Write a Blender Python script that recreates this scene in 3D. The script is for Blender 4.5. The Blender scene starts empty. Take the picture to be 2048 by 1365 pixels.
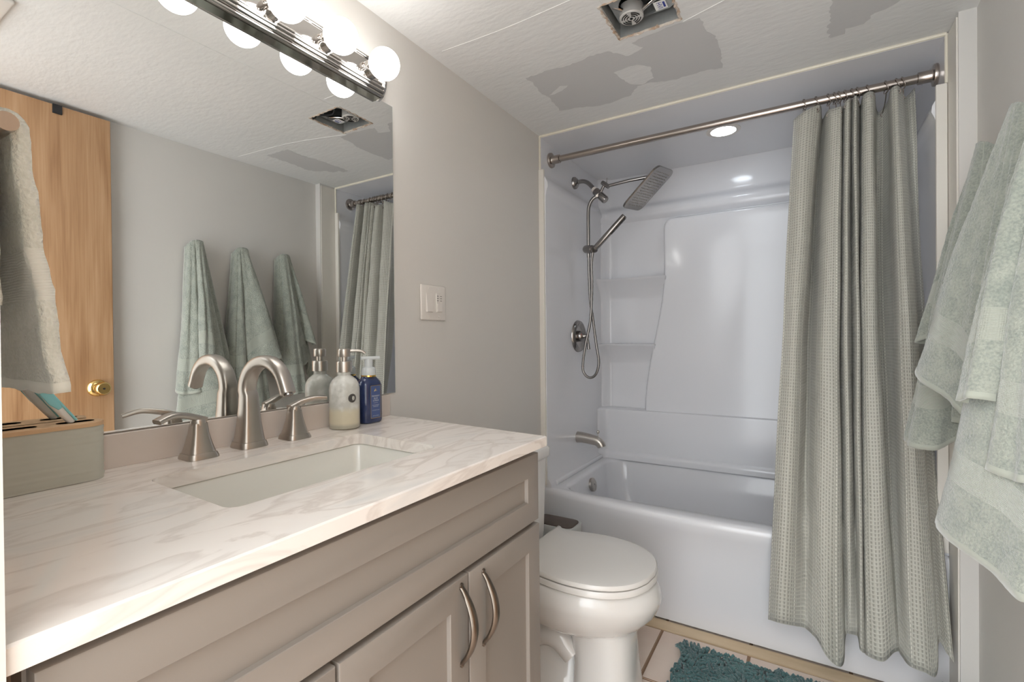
import bpy, bmesh, math, random
from mathutils import Vector, Matrix, noise
random.seed(7)
C = bpy.context.scene.collection
SC = bpy.context.scene
S = 0.927          # every length below is multiplied by this (metres)
PI = math.pi

# ------------------------------------------------------------------ camera, world, exposure
W, WT, YT, YS, H, YB = 1.5626, 1.52, 2.10, 1.985, 2.215, 2.915
cd = bpy.data.cameras.new('camera'); cam = bpy.data.objects.new('camera', cd); C.objects.link(cam)
yaw, pitch, roll = map(math.radians, (31.26, -0.374, -0.543))
fw = Vector((-math.sin(yaw)*math.cos(pitch), math.cos(yaw)*math.cos(pitch), math.sin(pitch)))
rt = Vector((math.cos(yaw), math.sin(yaw), 0)); up = rt.cross(fw)
r2 = rt*math.cos(roll) + up*math.sin(roll); u2 = -rt*math.sin(roll) + up*math.cos(roll)
cam.matrix_world = Matrix(((r2.x, u2.x, -fw.x, 1.113*S), (r2.y, u2.y, -fw.y, -.0067*S), (r2.z, u2.z, -fw.z, 1.2254*S), (0, 0, 0, 1)))
cd.sensor_width = 36; cd.lens = 36*966.1/2048; cd.clip_start = .01
SC.camera = cam
wd = bpy.data.worlds.new('world'); SC.world = wd; wd.use_nodes = True
wd.node_tree.nodes['Background'].inputs[0].default_value = (.93, .97, 1.0, 1)
wn = wd.node_tree; wb = wn.nodes['Background']                        # light of the hall coming through the open doorway, a little stronger from above
wt = wn.nodes.new('ShaderNodeTexCoord'); ws = wn.nodes.new('ShaderNodeSeparateXYZ'); wm = wn.nodes.new('ShaderNodeMapRange')
wm.inputs['From Min'].default_value = -.3; wm.inputs['From Max'].default_value = .6; wm.inputs['To Min'].default_value = 1.45; wm.inputs['To Max'].default_value = 1.95
wn.links.new(wt.outputs['Generated'], ws.inputs[0]); wn.links.new(ws.outputs['Z'], wm.inputs['Value']); wn.links.new(wm.outputs[0], wb.inputs[1])
SC.view_settings.view_transform = 'Standard'; SC.view_settings.look = 'None'
SC.view_settings.gamma = 1; SC.view_settings.exposure = 1.72
BULB = 3.8; CAN = 8.0

# ------------------------------------------------------------------ materials
def lin(r, g, b):
    f = lambda v: (v/255/12.92) if v/255 <= .04045 else ((v/255+.055)/1.055)**2.4
    return (f(r), f(g), f(b), 1)
def mat(name, col, rough=.5, metal=0, bump=None, coat=0, sheen=0, trans=0, emit=None, vary=None, spec=None, ior=None, alpha=None):
    m = bpy.data.materials.new(name); m.use_nodes = True
    nt = m.node_tree; b = nt.nodes['Principled BSDF']
    b.inputs['Base Color'].default_value = col; b.inputs['Roughness'].default_value = rough; b.inputs['Metallic'].default_value = metal
    b.inputs['Coat Weight'].default_value = coat; b.inputs['Sheen Weight'].default_value = sheen
    b.inputs['Transmission Weight'].default_value = trans
    if spec is not None: b.inputs['Specular IOR Level'].default_value = spec
    if ior: b.inputs['IOR'].default_value = ior
    if emit: b.inputs['Emission Color'].default_value = emit[0]; b.inputs['Emission Strength'].default_value = emit[1]
    tc = nt.nodes.new('ShaderNodeTexCoord')
    if vary:                                     # (scale, second colour, stretch)
        n = nt.nodes.new('ShaderNodeTexNoise'); n.inputs['Scale'].default_value = vary[0]; n.inputs['Detail'].default_value = 5
        mp = nt.nodes.new('ShaderNodeMapping'); mp.inputs['Scale'].default_value = vary[2] if len(vary) > 2 else (1, 1, 1)
        mx = nt.nodes.new('ShaderNodeMix'); mx.data_type = 'RGBA'
        rp = nt.nodes.new('ShaderNodeValToRGB'); rp.color_ramp.elements[0].position = .38; rp.color_ramp.elements[1].position = .64
        nt.links.new(tc.outputs['Object'], mp.inputs[0]); nt.links.new(mp.outputs[0], n.inputs['Vector'])
        nt.links.new(n.outputs['Fac'], rp.inputs[0]); nt.links.new(rp.outputs[0], mx.inputs['Factor'])
        mx.inputs['A'].default_value = col; mx.inputs['B'].default_value = vary[1]
        nt.links.new(mx.outputs['Result'], b.inputs['Base Color'])
    if bump:                                     # (scale, strength, distance, stretch)
        n = nt.nodes.new('ShaderNodeTexNoise'); n.inputs['Scale'].default_value = bump[0]; n.inputs['Detail'].default_value = 4
        mp = nt.nodes.new('ShaderNodeMapping'); mp.inputs['Scale'].default_value = bump[3] if len(bump) > 3 else (1, 1, 1)
        bp = nt.nodes.new('ShaderNodeBump'); bp.inputs['Strength'].default_value = bump[1]; bp.inputs['Distance'].default_value = bump[2]
        nt.links.new(tc.outputs['Object'], mp.inputs[0]); nt.links.new(mp.outputs[0], n.inputs['Vector'])
        nt.links.new(n.outputs['Fac'], bp.inputs['Height']); nt.links.new(bp.outputs[0], b.inputs['Normal'])
    return m
class NB:                                        # tiny node helper for the special materials
    def __init__(s, m): s.nt = m.node_tree; s.b = s.nt.nodes['Principled BSDF']
    def n(s, t, **k):
        o = s.nt.nodes.new(t)
        for a, v in k.items(): setattr(o, a, v)
        return o
    def l(s, a, b): s.nt.links.new(a, b)
    def math(s, op, a, b=0):
        o = s.n('ShaderNodeMath', operation=op)
        for i, v in enumerate((a, b)):
            if isinstance(v, (int, float)): o.inputs[i].default_value = v
            else: s.l(v, o.inputs[i])
        return o.outputs[0]
    def mix(s, f, a, b):
        o = s.n('ShaderNodeMix', data_type='RGBA')
        for k, v in (('Factor', f), ('A', a), ('B', b)):
            if hasattr(v, 'links') or hasattr(v, 'is_linked'): s.l(v, o.inputs[k])
            else: o.inputs[k].default_value = v
        return o.outputs['Result']
    def ramp(s, x, *els):
        o = s.n('ShaderNodeValToRGB'); e = o.color_ramp.elements
        while len(e) < len(els): e.new(.5)
        for i, (p, c) in enumerate(els): e[i].position = p; e[i].color = c if len(c) == 4 else (*c, 1)
        s.l(x, o.inputs[0]); return o.outputs[0]
    def bump(s, h, st, d):
        o = s.n('ShaderNodeBump'); o.inputs['Strength'].default_value = st; o.inputs['Distance'].default_value = d
        s.l(h, o.inputs['Height']); s.l(o.outputs[0], s.b.inputs['Normal'])

M = {}
M['wall'] = mat('beige_wall_paint', lin(213, 209, 203), .5, spec=.3, bump=(90, .06, .004), vary=(1.6, lin(209, 206, 201)))
M['ceiling'] = mat('ceiling_paint', lin(229, 228, 226), .5, bump=(26, .22, .006, (1, 2.2, 1)), vary=(2, lin(225, 225, 223)))
M['primer'] = mat('grey_patch', lin(203, 202, 201), .6, bump=(60, .1, .003))
M['gypsum'] = mat('raw_gypsum', lin(208, 200, 190), .9, bump=(120, .5, .004), vary=(45, lin(176, 148, 124)))
M['white_gloss'] = mat('white_acrylic', lin(224, 224, 227), .14, coat=.12, spec=.4)
M['trim_white'] = mat('off_white_trim', lin(222, 217, 208), .4)
M['caulk'] = mat('cream_caulk', lin(226, 219, 202), .45)
M['porcelain'] = mat('porcelain', lin(224, 222, 218), .08, coat=.4)
M['seat'] = mat('seat_plastic', lin(226, 223, 218), .2)
M['sink'] = mat('sink_ceramic', lin(226, 224, 216), .12, coat=.3)
M['cabinet'] = mat('cabinet_paint', lin(142, 134, 126), .38, bump=(140, .03, .002))
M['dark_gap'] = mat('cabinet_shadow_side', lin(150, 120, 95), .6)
M['nickel'] = mat('brushed_nickel', lin(190, 184, 177), .34, 1, bump=(260, .04, .002, (1, 1, .1)))
M['nickel_dark'] = mat('brushed_steel', lin(150, 146, 143), .24, 1)
M['pull'] = mat('dark_nickel_pull', lin(126, 116, 106), .3, 1)
M['chrome'] = mat('polished_chrome', lin(196, 192, 188), .06, 1)
M['rod'] = mat('satin_rod_metal', lin(176, 166, 158), .25, 1)
M['mirror'] = mat('mirror_silver', (.86, .87, .86, 1), 0.0, 1)
M['glass_edge'] = mat('mirror_edge', lin(190, 200, 196), .1)
M['brass'] = mat('brass', lin(226, 196, 130), .12, 1)
M['bulb'] = mat('lit_bulb', (1, 1, 1, 1), .3, emit=((1, .98, .955, 1), BULB))
M['bulb_neck'] = mat('bulb_neck', lin(232, 214, 196), .35)
M['can'] = mat('lit_lens', (1, 1, 1, 1), .3, emit=((.84, .92, 1, 1), CAN))
M['rubber'] = mat('black_rubber', lin(28, 28, 30), .6)
M['plastic'] = mat('white_plastic', lin(222, 216, 209), .3)
M['grey_mark'] = mat('grey_print', lin(130, 125, 120), .5)
M['clear'] = mat('soapy_glass', lin(238, 238, 230), .1, trans=.3, ior=1.3, coat=.3)
def soapy():
    k = NB(M['clear']); tc = k.n('ShaderNodeTexCoord'); z = k.n('ShaderNodeSeparateXYZ'); k.l(tc.outputs['Object'], z.inputs[0])
    n = k.n('ShaderNodeTexNoise'); n.inputs['Scale'].default_value = 46; n.inputs['Detail'].default_value = 4; k.l(tc.outputs['Object'], n.inputs['Vector'])
    mot = k.mix(k.ramp(n.outputs['Fac'], (.42, (0, 0, 0)), (.6, (1, 1, 1))), lin(222, 222, 215), lin(244, 244, 238))
    lev = k.ramp(k.math('ADD', z.outputs['Z'], k.math('MULTIPLY', n.outputs['Fac'], .02)), (.052, (0, 0, 0)), (.064, (1, 1, 1)))
    low = k.ramp(z.outputs['Z'], (.010, lin(205, 200, 182)), (.013, lin(240, 232, 206)))
    k.l(k.mix(lev, low, mot), k.b.inputs['Base Color'])
M['soap'] = mat('cream_soap', lin(236, 224, 190), .4)
M['seal'] = mat('black_seal', lin(52, 50, 50), .5)
M['navy'] = mat('navy_bottle', lin(44, 58, 98), .12, coat=.3, vary=(30, lin(36, 48, 84)))
M['navy_label'] = mat('blue_label', lin(74, 92, 138), .4)
M['print'] = mat('pale_print', lin(222, 222, 226), .5)
M['gold'] = mat('gold_foil', lin(226, 190, 110), .2, 1)
M['foam_cap'] = mat('milky_plastic', lin(226, 232, 234), .25, trans=.25)
M['holder'] = mat('sage_plastic', lin(192, 192, 180), .5)
M['bamboo'] = mat('bamboo', lin(218, 184, 146), .45, vary=(14, lin(206, 168, 128), (1, .12, 1)))
M['slot'] = mat('slot_shadow', lin(120, 84, 52), .7)
M['brush_blue'] = mat('aqua_plastic', lin(140, 208, 214), .3)
M['brush_white'] = mat('brush_white', lin(232, 230, 226), .35)
M['bin'] = mat('bin_plastic', lin(206, 208, 206), .35)
M['bin_lid'] = mat('bin_lid', lin(92, 78, 70), .3, vary=(30, lin(84, 70, 63)))
M['grout'] = mat('grout', lin(150, 122, 98), .9, bump=(80, .3, .004))
M['tile'] = mat('floor_tile', lin(232, 214, 199), .35, vary=(5, lin(224, 203, 188)), bump=(30, .08, .004))
M['strip'] = mat('raw_wood_strip', lin(222, 200, 168), .7, vary=(8, lin(206, 182, 148), (.3, 2, 1)))
M['fan_metal'] = mat('galvanised_metal', lin(176, 178, 176), .4, .55, vary=(18, lin(160, 162, 160)))
M['motor'] = mat('motor_disc', lin(204, 202, 198), .4, .2)
M['black'] = mat('void_black', lin(10, 10, 10), .9)
M['label_white'] = mat('label_white', lin(238, 238, 236), .4)
M['label_blue'] = mat('label_blue', lin(44, 60, 150), .5)
M['hall_carpet'] = mat('hall_floor', lin(176, 160, 142), .9)
M['pile'] = mat('chenille', lin(82, 118, 117), .8, sheen=.5, vary=(6, lin(54, 90, 92)))

def wood():
    m = mat('plywood_door', lin(170, 128, 88), .42); k = NB(m)
    tc = k.n('ShaderNodeTexCoord'); mp = k.n('ShaderNodeMapping'); mp.inputs['Scale'].default_value = (7, 7, .55)
    k.l(tc.outputs['Object'], mp.inputs[0])
    n = k.n('ShaderNodeTexNoise'); n.inputs['Scale'].default_value = 2.4; n.inputs['Detail'].default_value = 6; n.inputs['Distortion'].default_value = .9
    k.l(mp.outputs[0], n.inputs['Vector'])
    mp2 = k.n('ShaderNodeMapping'); mp2.inputs['Scale'].default_value = (90, 90, 2.2); k.l(tc.outputs['Object'], mp2.inputs[0])
    n2 = k.n('ShaderNodeTexNoise'); n2.inputs['Scale'].default_value = 2; n2.inputs['Detail'].default_value = 3; k.l(mp2.outputs[0], n2.inputs['Vector'])
    v = k.math('ADD', k.math('MULTIPLY', n.outputs['Fac'], .7), k.math('MULTIPLY', n2.outputs['Fac'], .3))
    col = k.ramp(v, (.32, lin(146, 106, 72)), (.5, lin(172, 133, 96)), (.68, lin(190, 153, 117)))
    k.l(col, k.b.inputs['Base Color']); return m
M['wood'] = wood()
def marble():
    m = mat('veined_marble', lin(228, 220, 213), .16, coat=.2); k = NB(m)
    tc = k.n('ShaderNodeTexCoord'); mp = k.n('ShaderNodeMapping'); mp.inputs['Scale'].default_value = (4.2, 1.15, 4); mp.inputs['Rotation'].default_value = (0, 0, .42)
    k.l(tc.outputs['Object'], mp.inputs[0])
    n = k.n('ShaderNodeTexNoise'); n.inputs['Scale'].default_value = 3.2; n.inputs['Detail'].default_value = 7; n.inputs['Distortion'].default_value = 1.3; k.l(mp.outputs[0], n.inputs['Vector'])
    col = k.ramp(n.outputs['Fac'], (.3, lin(220, 216, 212)), (.43, lin(236, 229, 222)), (.5, lin(218, 208, 200)), (.54, lin(237, 229, 222)), (.7, lin(238, 231, 224)))
    n3 = k.n('ShaderNodeTexNoise'); n3.inputs['Scale'].default_value = 1.3; k.l(mp.outputs[0], n3.inputs['Vector'])
    f = k.ramp(n3.outputs['Fac'], (.45, (0, 0, 0)), (.7, (1, 1, 1)))
    k.l(k.mix(k.math('MULTIPLY', f, .5), col, lin(226, 222, 217)), k.b.inputs['Base Color']); return m
M['marble'] = marble()
def terry(name, c1, c2):
    m = mat(name, c1, .95, sheen=.6); k = NB(m)
    tc = k.n('ShaderNodeTexCoord'); uv = k.n('ShaderNodeSeparateXYZ'); k.l(tc.outputs['UV'], uv.inputs[0])
    n = k.n('ShaderNodeTexNoise'); n.inputs['Scale'].default_value = 230; n.inputs['Detail'].default_value = 3; k.l(tc.outputs['Object'], n.inputs['Vector'])
    n2 = k.n('ShaderNodeTexNoise'); n2.inputs['Scale'].default_value = 30; n2.inputs['Detail'].default_value = 3; k.l(tc.outputs['Object'], n2.inputs['Vector'])
    v = uv.outputs['Y']; u = uv.outputs['X']
    band = k.math('MULTIPLY', k.math('GREATER_THAN', v, .10), k.math('LESS_THAN', v, .155))
    hem = k.math('MAXIMUM', k.math('LESS_THAN', v, .012), k.math('LESS_THAN', u, .006))
    flat = k.math('MAXIMUM', band, hem)
    waf = k.math('MULTIPLY', k.math('SINE', k.math('MULTIPLY', k.math('ADD', u, v), 1100)), k.math('SINE', k.math('MULTIPLY', k.math('SUBTRACT', u, v), 1100)))
    pile = k.math('ADD', k.math('MULTIPLY', n.outputs['Fac'], .7), k.math('MULTIPLY', n2.outputs['Fac'], .5))
    h = k.math('ADD', k.math('MULTIPLY', pile, k.math('SUBTRACT', 1, flat)), k.math('MULTIPLY', k.math('MULTIPLY', waf, .12), band))
    k.bump(h, .8, .006)
    col = k.mix(k.ramp(pile, (.42, (0, 0, 0)), (.72, (1, 1, 1))), c2, c1)
    lite = tuple(min(1, x*1.03) for x in c1[:3])+(1,)
    k.l(k.mix(flat, col, lite), k.b.inputs['Base Color']); return m
M['terry'] = terry('sage_terry', lin(163, 166, 154), lin(130, 137, 128))
M['terry_pale'] = terry('pale_terry', lin(238, 239, 228), lin(222, 224, 211))
def weave():
    m = mat('waffle_curtain', lin(160, 156, 142), .6, sheen=.25); k = NB(m)
    tc = k.n('ShaderNodeTexCoord'); uv = k.n('ShaderNodeSeparateXYZ'); k.l(tc.outputs['UV'], uv.inputs[0])
    u = k.math('FRACT', k.math('MULTIPLY', uv.outputs['X'], 125)); v = k.math('FRACT', k.math('MULTIPLY', uv.outputs['Y'], 95))
    du = k.math('ABSOLUTE', k.math('SUBTRACT', u, .5)); dv = k.math('ABSOLUTE', k.math('SUBTRACT', v, .5))
    dot = k.math('MULTIPLY', k.math('LESS_THAN', du, .2), k.math('LESS_THAN', dv, .3))
    row = k.math('FRACT', k.math('MULTIPLY', uv.outputs['X'], 12.5))
    lite = k.math('MULTIPLY', dot, k.math('LESS_THAN', row, .1))
    cell = k.math('MULTIPLY', k.math('SINE', k.math('MULTIPLY', u, PI)), k.math('SINE', k.math('MULTIPLY', v, PI)))
    k.bump(k.math('SUBTRACT', k.math('MULTIPLY', cell, -1), k.math('MULTIPLY', dot, .6)), .55, .003)
    n = k.n('ShaderNodeTexNoise'); n.inputs['Scale'].default_value = 5; k.l(tc.outputs['Object'], n.inputs['Vector'])
    base = k.mix(n.outputs['Fac'], lin(182, 180, 169), lin(187, 185, 174))
    c1 = k.mix(dot, base, lin(150, 148, 138))
    k.l(k.mix(lite, c1, lin(225, 222, 210)), k.b.inputs['Base Color']); return m
M['weave'] = weave()

soapy()

# ------------------------------------------------------------------ builders
def wloc(o):
    v = Vector((0, 0, 0))
    while o: v = v + o.location; o = o.parent
    return v
def obj(name, bm, m, parent=None, loc=None, smooth=None, uv=False):
    """links the bmesh as ONE mesh object; vertices come in scene coordinates (before S) unless parent is a copy source"""
    org = wloc(parent) if parent else (Vector(loc)*S if loc else Vector((0, 0, 0)))
    bmesh.ops.recalc_face_normals(bm, faces=bm.faces) if not uv else None
    for v in bm.verts: v.co = v.co*S - org
    me = bpy.data.meshes.new(name); bm.to_mesh(me); bm.free()
    for mm in (m if isinstance(m, (list, tuple)) else [m]): me.materials.append(mm)
    o = bpy.data.objects.new(name, me); C.objects.link(o)
    if parent: o.parent = parent
    else: o.location = org
    if smooth is not None:
        me.polygons.foreach_set('use_smooth', [True]*len(me.polygons))
        if smooth < 180: me.set_sharp_from_angle(angle=math.radians(smooth))
    return o
def tag(o, label, cat, group=None):
    o['label'] = label; o['category'] = cat
    if group: o['group'] = group
    return o
def thing(name, label, cat, loc, group=None):
    o = bpy.data.objects.new(name, None); C.objects.link(o); o.location = Vector(loc)*S; o.empty_display_size = .03
    return tag(o, label, cat, group)
def struct(name, bm, m, parent=None, **k):
    o = obj(name, bm, m, parent, **k)
    if not parent: o['kind'] = 'structure'
    return o
def dup(root, delta, label=None):
    r = root.copy(); C.objects.link(r); r.location = root.location + Vector(delta)*S
    if label: r['label'] = label
    for ch in root.children:
        c = ch.copy(); C.objects.link(c); c.parent = r
        for g in ch.children: d = g.copy(); C.objects.link(d); d.parent = c
    return r
def box(bm, x0, x1, y0, y1, z0, z1, r=0, seg=2, mi=0):
    nv = [bm.verts.new((x, y, z)) for z in (z0, z1) for y in (y0, y1) for x in (x0, x1)]
    fs = [bm.faces.new([nv[i] for i in f]) for f in ((0, 2, 3, 1), (4, 5, 7, 6), (0, 1, 5, 4), (2, 6, 7, 3), (0, 4, 6, 2), (1, 3, 7, 5))]
    for f in fs: f.material_index = mi
    if r: bmesh.ops.bevel(bm, geom=list({e for f in fs for e in f.edges}), offset=r, segments=seg, affect='EDGES', profile=.5)
    return bm
def B(*a, **k): return box(bmesh.new(), *a, **k)
def loft(bm, loops, cap0=True, cap1=True, closed=True, mi=0):
    rows = [[bm.verts.new(p) for p in L] for L in loops]
    n = len(rows[0])
    for a, b in zip(rows, rows[1:]):
        for i in range(n if closed else n-1):
            j = (i+1) % n
            f = bm.faces.new((a[i], a[j], b[j], b[i])); f.material_index = mi
    if closed:
        if cap0: bm.faces.new(rows[0][::-1]).material_index = mi
        if cap1: bm.faces.new(rows[-1]).material_index = mi
    return bm
def catmull(pts, n, closed=False):
    pts = [Vector(p) for p in pts]; out = []; m = len(pts)
    segs = m if closed else m-1
    for s in range(segs):
        g = (lambda i: pts[i % m]) if closed else (lambda i: pts[max(0, min(m-1, i))])
        p0, p1, p2, p3 = g(s-1), g(s), g(s+1), g(s+2)
        for k in range(n):
            t = k/n
            out.append(.5*((2*p1)+(p2-p0)*t+(2*p0-5*p1+4*p2-p3)*t*t+(3*p1-p0-3*p2+p3)*t**3))
    if not closed: out.append(pts[-1])
    return out
def frames(path, up=None):
    path = [Vector(p) for p in path]; res = []; prev = None
    for i, p in enumerate(path):
        t = (path[min(i+1, len(path)-1)] - path[max(i-1, 0)]).normalized()
        if prev is None:
            a = Vector(up) if up else (Vector((0, 0, 1)) if abs(t.z) < .9 else Vector((1, 0, 0)))
        else: a = prev
        nrm = (a - t*a.dot(t)).normalized(); prev = nrm
        res.append((p, nrm, t.cross(nrm)))
    return res
def tube(bm, path, r, seg=10, caps=True, mi=0, up=None, rr=None):
    loops = []
    fr = frames(path, up); n = len(fr)
    for i, (p, a, b) in enumerate(fr):
        q = r(i/(n-1)) if callable(r) else r
        q2 = q if rr is None else (rr(i/(n-1)) if callable(rr) else rr)
        loops.append([p + a*math.cos(2*PI*k/seg)*q + b*math.sin(2*PI*k/seg)*q2 for k in range(seg)])
    return loft(bm, loops, caps, caps, mi=mi)
def T(path, r, **k): return tube(bmesh.new(), path, r, **k)
def lathe(bm, prof, c, axis='z', seg=24, mi=0, caps=True):
    """prof: (radius, height) pairs along the axis from point c"""
    ax = {'x': (Vector((1, 0, 0)), Vector((0, 1, 0)), Vector((0, 0, 1))), 'y': (Vector((0, 1, 0)), Vector((0, 0, 1)), Vector((1, 0, 0))), 'z': (Vector((0, 0, 1)), Vector((1, 0, 0)), Vector((0, 1, 0)))}[axis] if isinstance(axis, str) else axis
    d, a, b = ax; c = Vector(c)
    loops = [[c + d*h + (a*math.cos(2*PI*k/seg) + b*math.sin(2*PI*k/seg))*max(r, 1e-5) for k in range(seg)] for r, h in prof]
    return loft(bm, loops, caps, caps, mi=mi)
def L(prof, c, axis='z', seg=24, caps=True): return lathe(bmesh.new(), prof, c, axis, seg, caps=caps)
def axes(d):
    d = Vector(d).normalized(); a = d.orthogonal().normalized(); return (d, a, d.cross(a))
def rrect(x0, x1, y0, y1, r, n=6, z=0):
    r = min(r, (x1-x0)/2-1e-5, (y1-y0)/2-1e-5); out = []
    for cx, cy, a0 in ((x1-r, y1-r, 0), (x0+r, y1-r, PI/2), (x0+r, y0+r, PI), (x1-r, y0+r, 1.5*PI)):
        for k in range(n+1):
            a = a0+PI/2*k/n; out.append(Vector((cx+r*math.cos(a), cy+r*math.sin(a), z)))
    return out
def grid(fn, nu, nv, uvfn=None, us=None, vs=None):
    bm = bmesh.new(); us = us or [i/nu for i in range(nu+1)]; vs = vs or [j/nv for j in range(nv+1)]
    P = [[bm.verts.new(fn(u, v)) for u in us] for v in vs]
    lay = bm.loops.layers.uv.new('UVMap')
    for j in range(len(vs)-1):
        for i in range(len(us)-1):
            f = bm.faces.new((P[j][i], P[j][i+1], P[j+1][i+1], P[j+1][i]))
            if uvfn:
                for lp, (a, b) in zip(f.loops, ((i, j), (i+1, j), (i+1, j+1), (i, j+1))): lp[lay].uv = uvfn(us[a], vs[b])
    return bm
def thick(bm, t):
    """gives a sheet a thickness t along its vertex normals"""
    bm.normal_update(); lay = bm.loops.layers.uv.active
    vs = list(bm.verts); fs = list(bm.faces); es = [e for e in bm.edges if len(e.link_faces) == 1]
    mp = {v: bm.verts.new(v.co - v.normal*t) for v in vs}
    for f in fs:
        g = bm.faces.new([mp[v] for v in reversed(f.verts)])
        if lay:
            for a, b in zip(g.loops, reversed(list(f.loops))): a[lay].uv = b[lay].uv
    for e in es:
        lp = e.link_loops[0]; a, b = lp.vert, lp.link_loop_next.vert
        g = bm.faces.new((b, a, mp[a], mp[b]))
        if lay:
            ua, ub = lp[lay].uv.copy(), lp.link_loop_next[lay].uv.copy()
            for l2, u2_ in zip(g.loops, (ub, ua, ua, ub)): l2[lay].uv = u2_
    return bm
def text(s, size, c, xdir, zdir, m, parent, name='lettering', depth=.0004):
    cu = bpy.data.curves.new('t', 'FONT'); cu.body = s; cu.size = 1; cu.align_x = 'CENTER'; cu.align_y = 'CENTER'
    o = bpy.data.objects.new('t', cu); C.objects.link(o)
    me = bpy.data.meshes.new_from_object(o.evaluated_get(bpy.context.evaluated_depsgraph_get())); bpy.data.objects.remove(o)
    bm = bmesh.new(); bm.from_mesh(me); bpy.data.meshes.remove(me)
    x, z = Vector(xdir), Vector(zdir); n = x.cross(z)
    for v in bm.verts: v.co = Vector(c) + x*v.co.x*size + z*v.co.y*size + n*depth
    return bm
def join(bms):
    o = bmesh.new()
    for b in bms:
        me = bpy.data.meshes.new('j'); b.to_mesh(me); b.free(); o.from_mesh(me); bpy.data.meshes.remove(me)
    return o

# ------------------------------------------------------------------ setting
bm = bmesh.new()                                                        # floor: grout bed with tiles
box(bm, -.1, 1.68, -.6, 3.02, -.06, -.004, mi=0)
ts = .325
for i in range(-2, 5):
    for j in range(-2, 7):
        x0, y0 = .603+ts*i, 2.036-ts*(j+1)
        x1, y1 = min(x0+ts-.008, 1.66), y0+ts-.008
        x0 = max(x0, -.09); y0 = max(y0, -.55)
        if x1-x0 > .02 and y1-y0 > .02: box(bm, x0, x1, y0, y1, -.02, random.uniform(-.0006, .0), r=.002, seg=1, mi=1)
struct('floor', bm, [M['grout'], M['tile']])
struct('trim_1', B(-.02, 1.53, 2.034, 2.10, -.01, .003, r=.001, seg=1), M['strip'])
struct('wall_left', B(-.1, 0, -.0, 3.02, -.05, H+.1), M['wall'])
struct('wall_right', B(W, W+.1, -.12, 1.99, -.05, H+.1), M['wall'])
bm = B(WT, W+.1, YS, 3.02, -.05, H+.1)
struct('wall_alcove', bm, M['wall'])
struct('wall_back', B(-.1, W+.1, 2.94, 3.02, -.05, H+.1), M['wall'])
struct('wall_near', B(-.1, .56, .0, .112, -.05, H+.1), M['wall'])
struct('hall_shade_wall', B(1.64, 1.72, -1.7, -.12, -.05, H+.1), M['wall'])  # unseen wall added behind the camera to block side light through the doorway
struct('trim_2', B(WT-.004, WT, 1.992, 2.10, .0, H-.012), M['trim_white'])
# ceiling with the fan hole and the unpainted patches
hx0, hx1, hy0, hy1 = .588, .787, 1.376, 1.566
bm = bmesh.new()
for a in ((-.1, W+.1, -.12, hy0), (-.1, W+.1, hy1, 3.02), (-.1, hx0, hy0, hy1), (hx1, W+.1, hy0, hy1)):
    box(bm, a[0], a[1], a[2], a[3], H, H+.016)
def jag(pts, amp, step=.012, z=0):
    out = []; n = len(pts)
    for i in range(n):
        p, q = Vector(pts[i]), Vector(pts[(i+1) % n]); k = max(1, int((q-p).length/step))
        for s in range(k):
            t = p.lerp(q, s/k); d = (q-p).normalized()
            out.append(Vector((t.x, t.y, 0)) + Vector((-d.y, d.x, 0))*random.uniform(-amp, amp) + Vector((0, 0, z)))
    return out
def patch(pts, amp, z, mi):
    f = bm.faces.new([bm.verts.new(p) for p in jag(pts, amp, z=z)]); f.material_index = mi
    f.normal_update()
    if f.normal.z > 0: f.normal_flip()
patch([(0.207, 1.606), (0.303, 1.598), (0.388, 1.612), (0.471, 1.599), (0.532, 1.606), (0.587, 1.672), (0.642, 1.648), (0.617, 1.599), (0.698, 1.590), (0.78, 1.58), (0.838, 1.588), (0.847, 1.671), (0.863, 1.712), (0.864, 1.821), (0.857, 1.928), (0.782, 1.912), (0.68, 1.918), (0.601, 1.89), (0.552, 1.889), (0.509, 1.945), (0.423, 1.965), (0.349, 1.955), (0.289, 1.933), (0.204, 1.911), (0.215, 1.784), (0.203, 1.728), (0.214, 1.645)], .004, H-.0008, 1)
patch([(0.506, 1.746), (0.552, 1.735), (0.598, 1.737), (0.632, 1.778), (0.624, 1.861), (0.573, 1.885), (0.535, 1.861), (0.514, 1.792)], .003, H-.0016, 0)
patch([(0.225, 1.766), (0.263, 1.743), (0.293, 1.726), (0.321, 1.735), (0.297, 1.755), (0.249, 1.771)], .003, H-.0016, 0)
patch([(1.36, 1.532), (1.191, 1.542), (1.204, 1.632), (1.186, 1.71), (1.176, 1.773), (1.19, 1.809), (1.178, 1.856), (1.19, 1.93), (1.223, 1.926), (1.228, 1.899), (1.28, 1.90), (1.301, 1.851), (1.332, 1.851), (1.36, 1.82), (1.372, 1.76), (1.356, 1.676)], .006, H-.0008, 1)
ceil = bm
# taped seams
for p in ([(.05, 1.30, H), (.30, 1.31, H), (.585, 1.30, H)], [(.79, 1.58, H), (1.1, 1.50, H), (1.5, 1.46, H)], [(.62, .5, H), (.615, .9, H), (.60, 1.37, H)]):
    tube(ceil, catmull(p, 8), .0014, seg=6)
struct('ceiling', ceil, [M['ceiling'], M['primer']])
bm = bmesh.new()                                                        # broken gypsum lip around the hole
for a, b in (((hx0, hy0), (hx1, hy0)), ((hx1, hy0), (hx1, hy1)), ((hx1, hy1), (hx0, hy1)), ((hx0, hy1), (hx0, hy0))):
    pts = [(a[0]+(b[0]-a[0])*t/24, a[1]+(b[1]-a[1])*t/24, H+.002) for t in range(25)]
    tube(bm, [Vector(p)+Vector((random.uniform(-.003, .003), random.uniform(-.003, .003), 0)) for p in pts], lambda t: .0035+.0025*random.random(), seg=6)
struct('trim_3', bm, M['gypsum'])
bm = bmesh.new()                                                        # cream bead around the alcove opening
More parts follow.
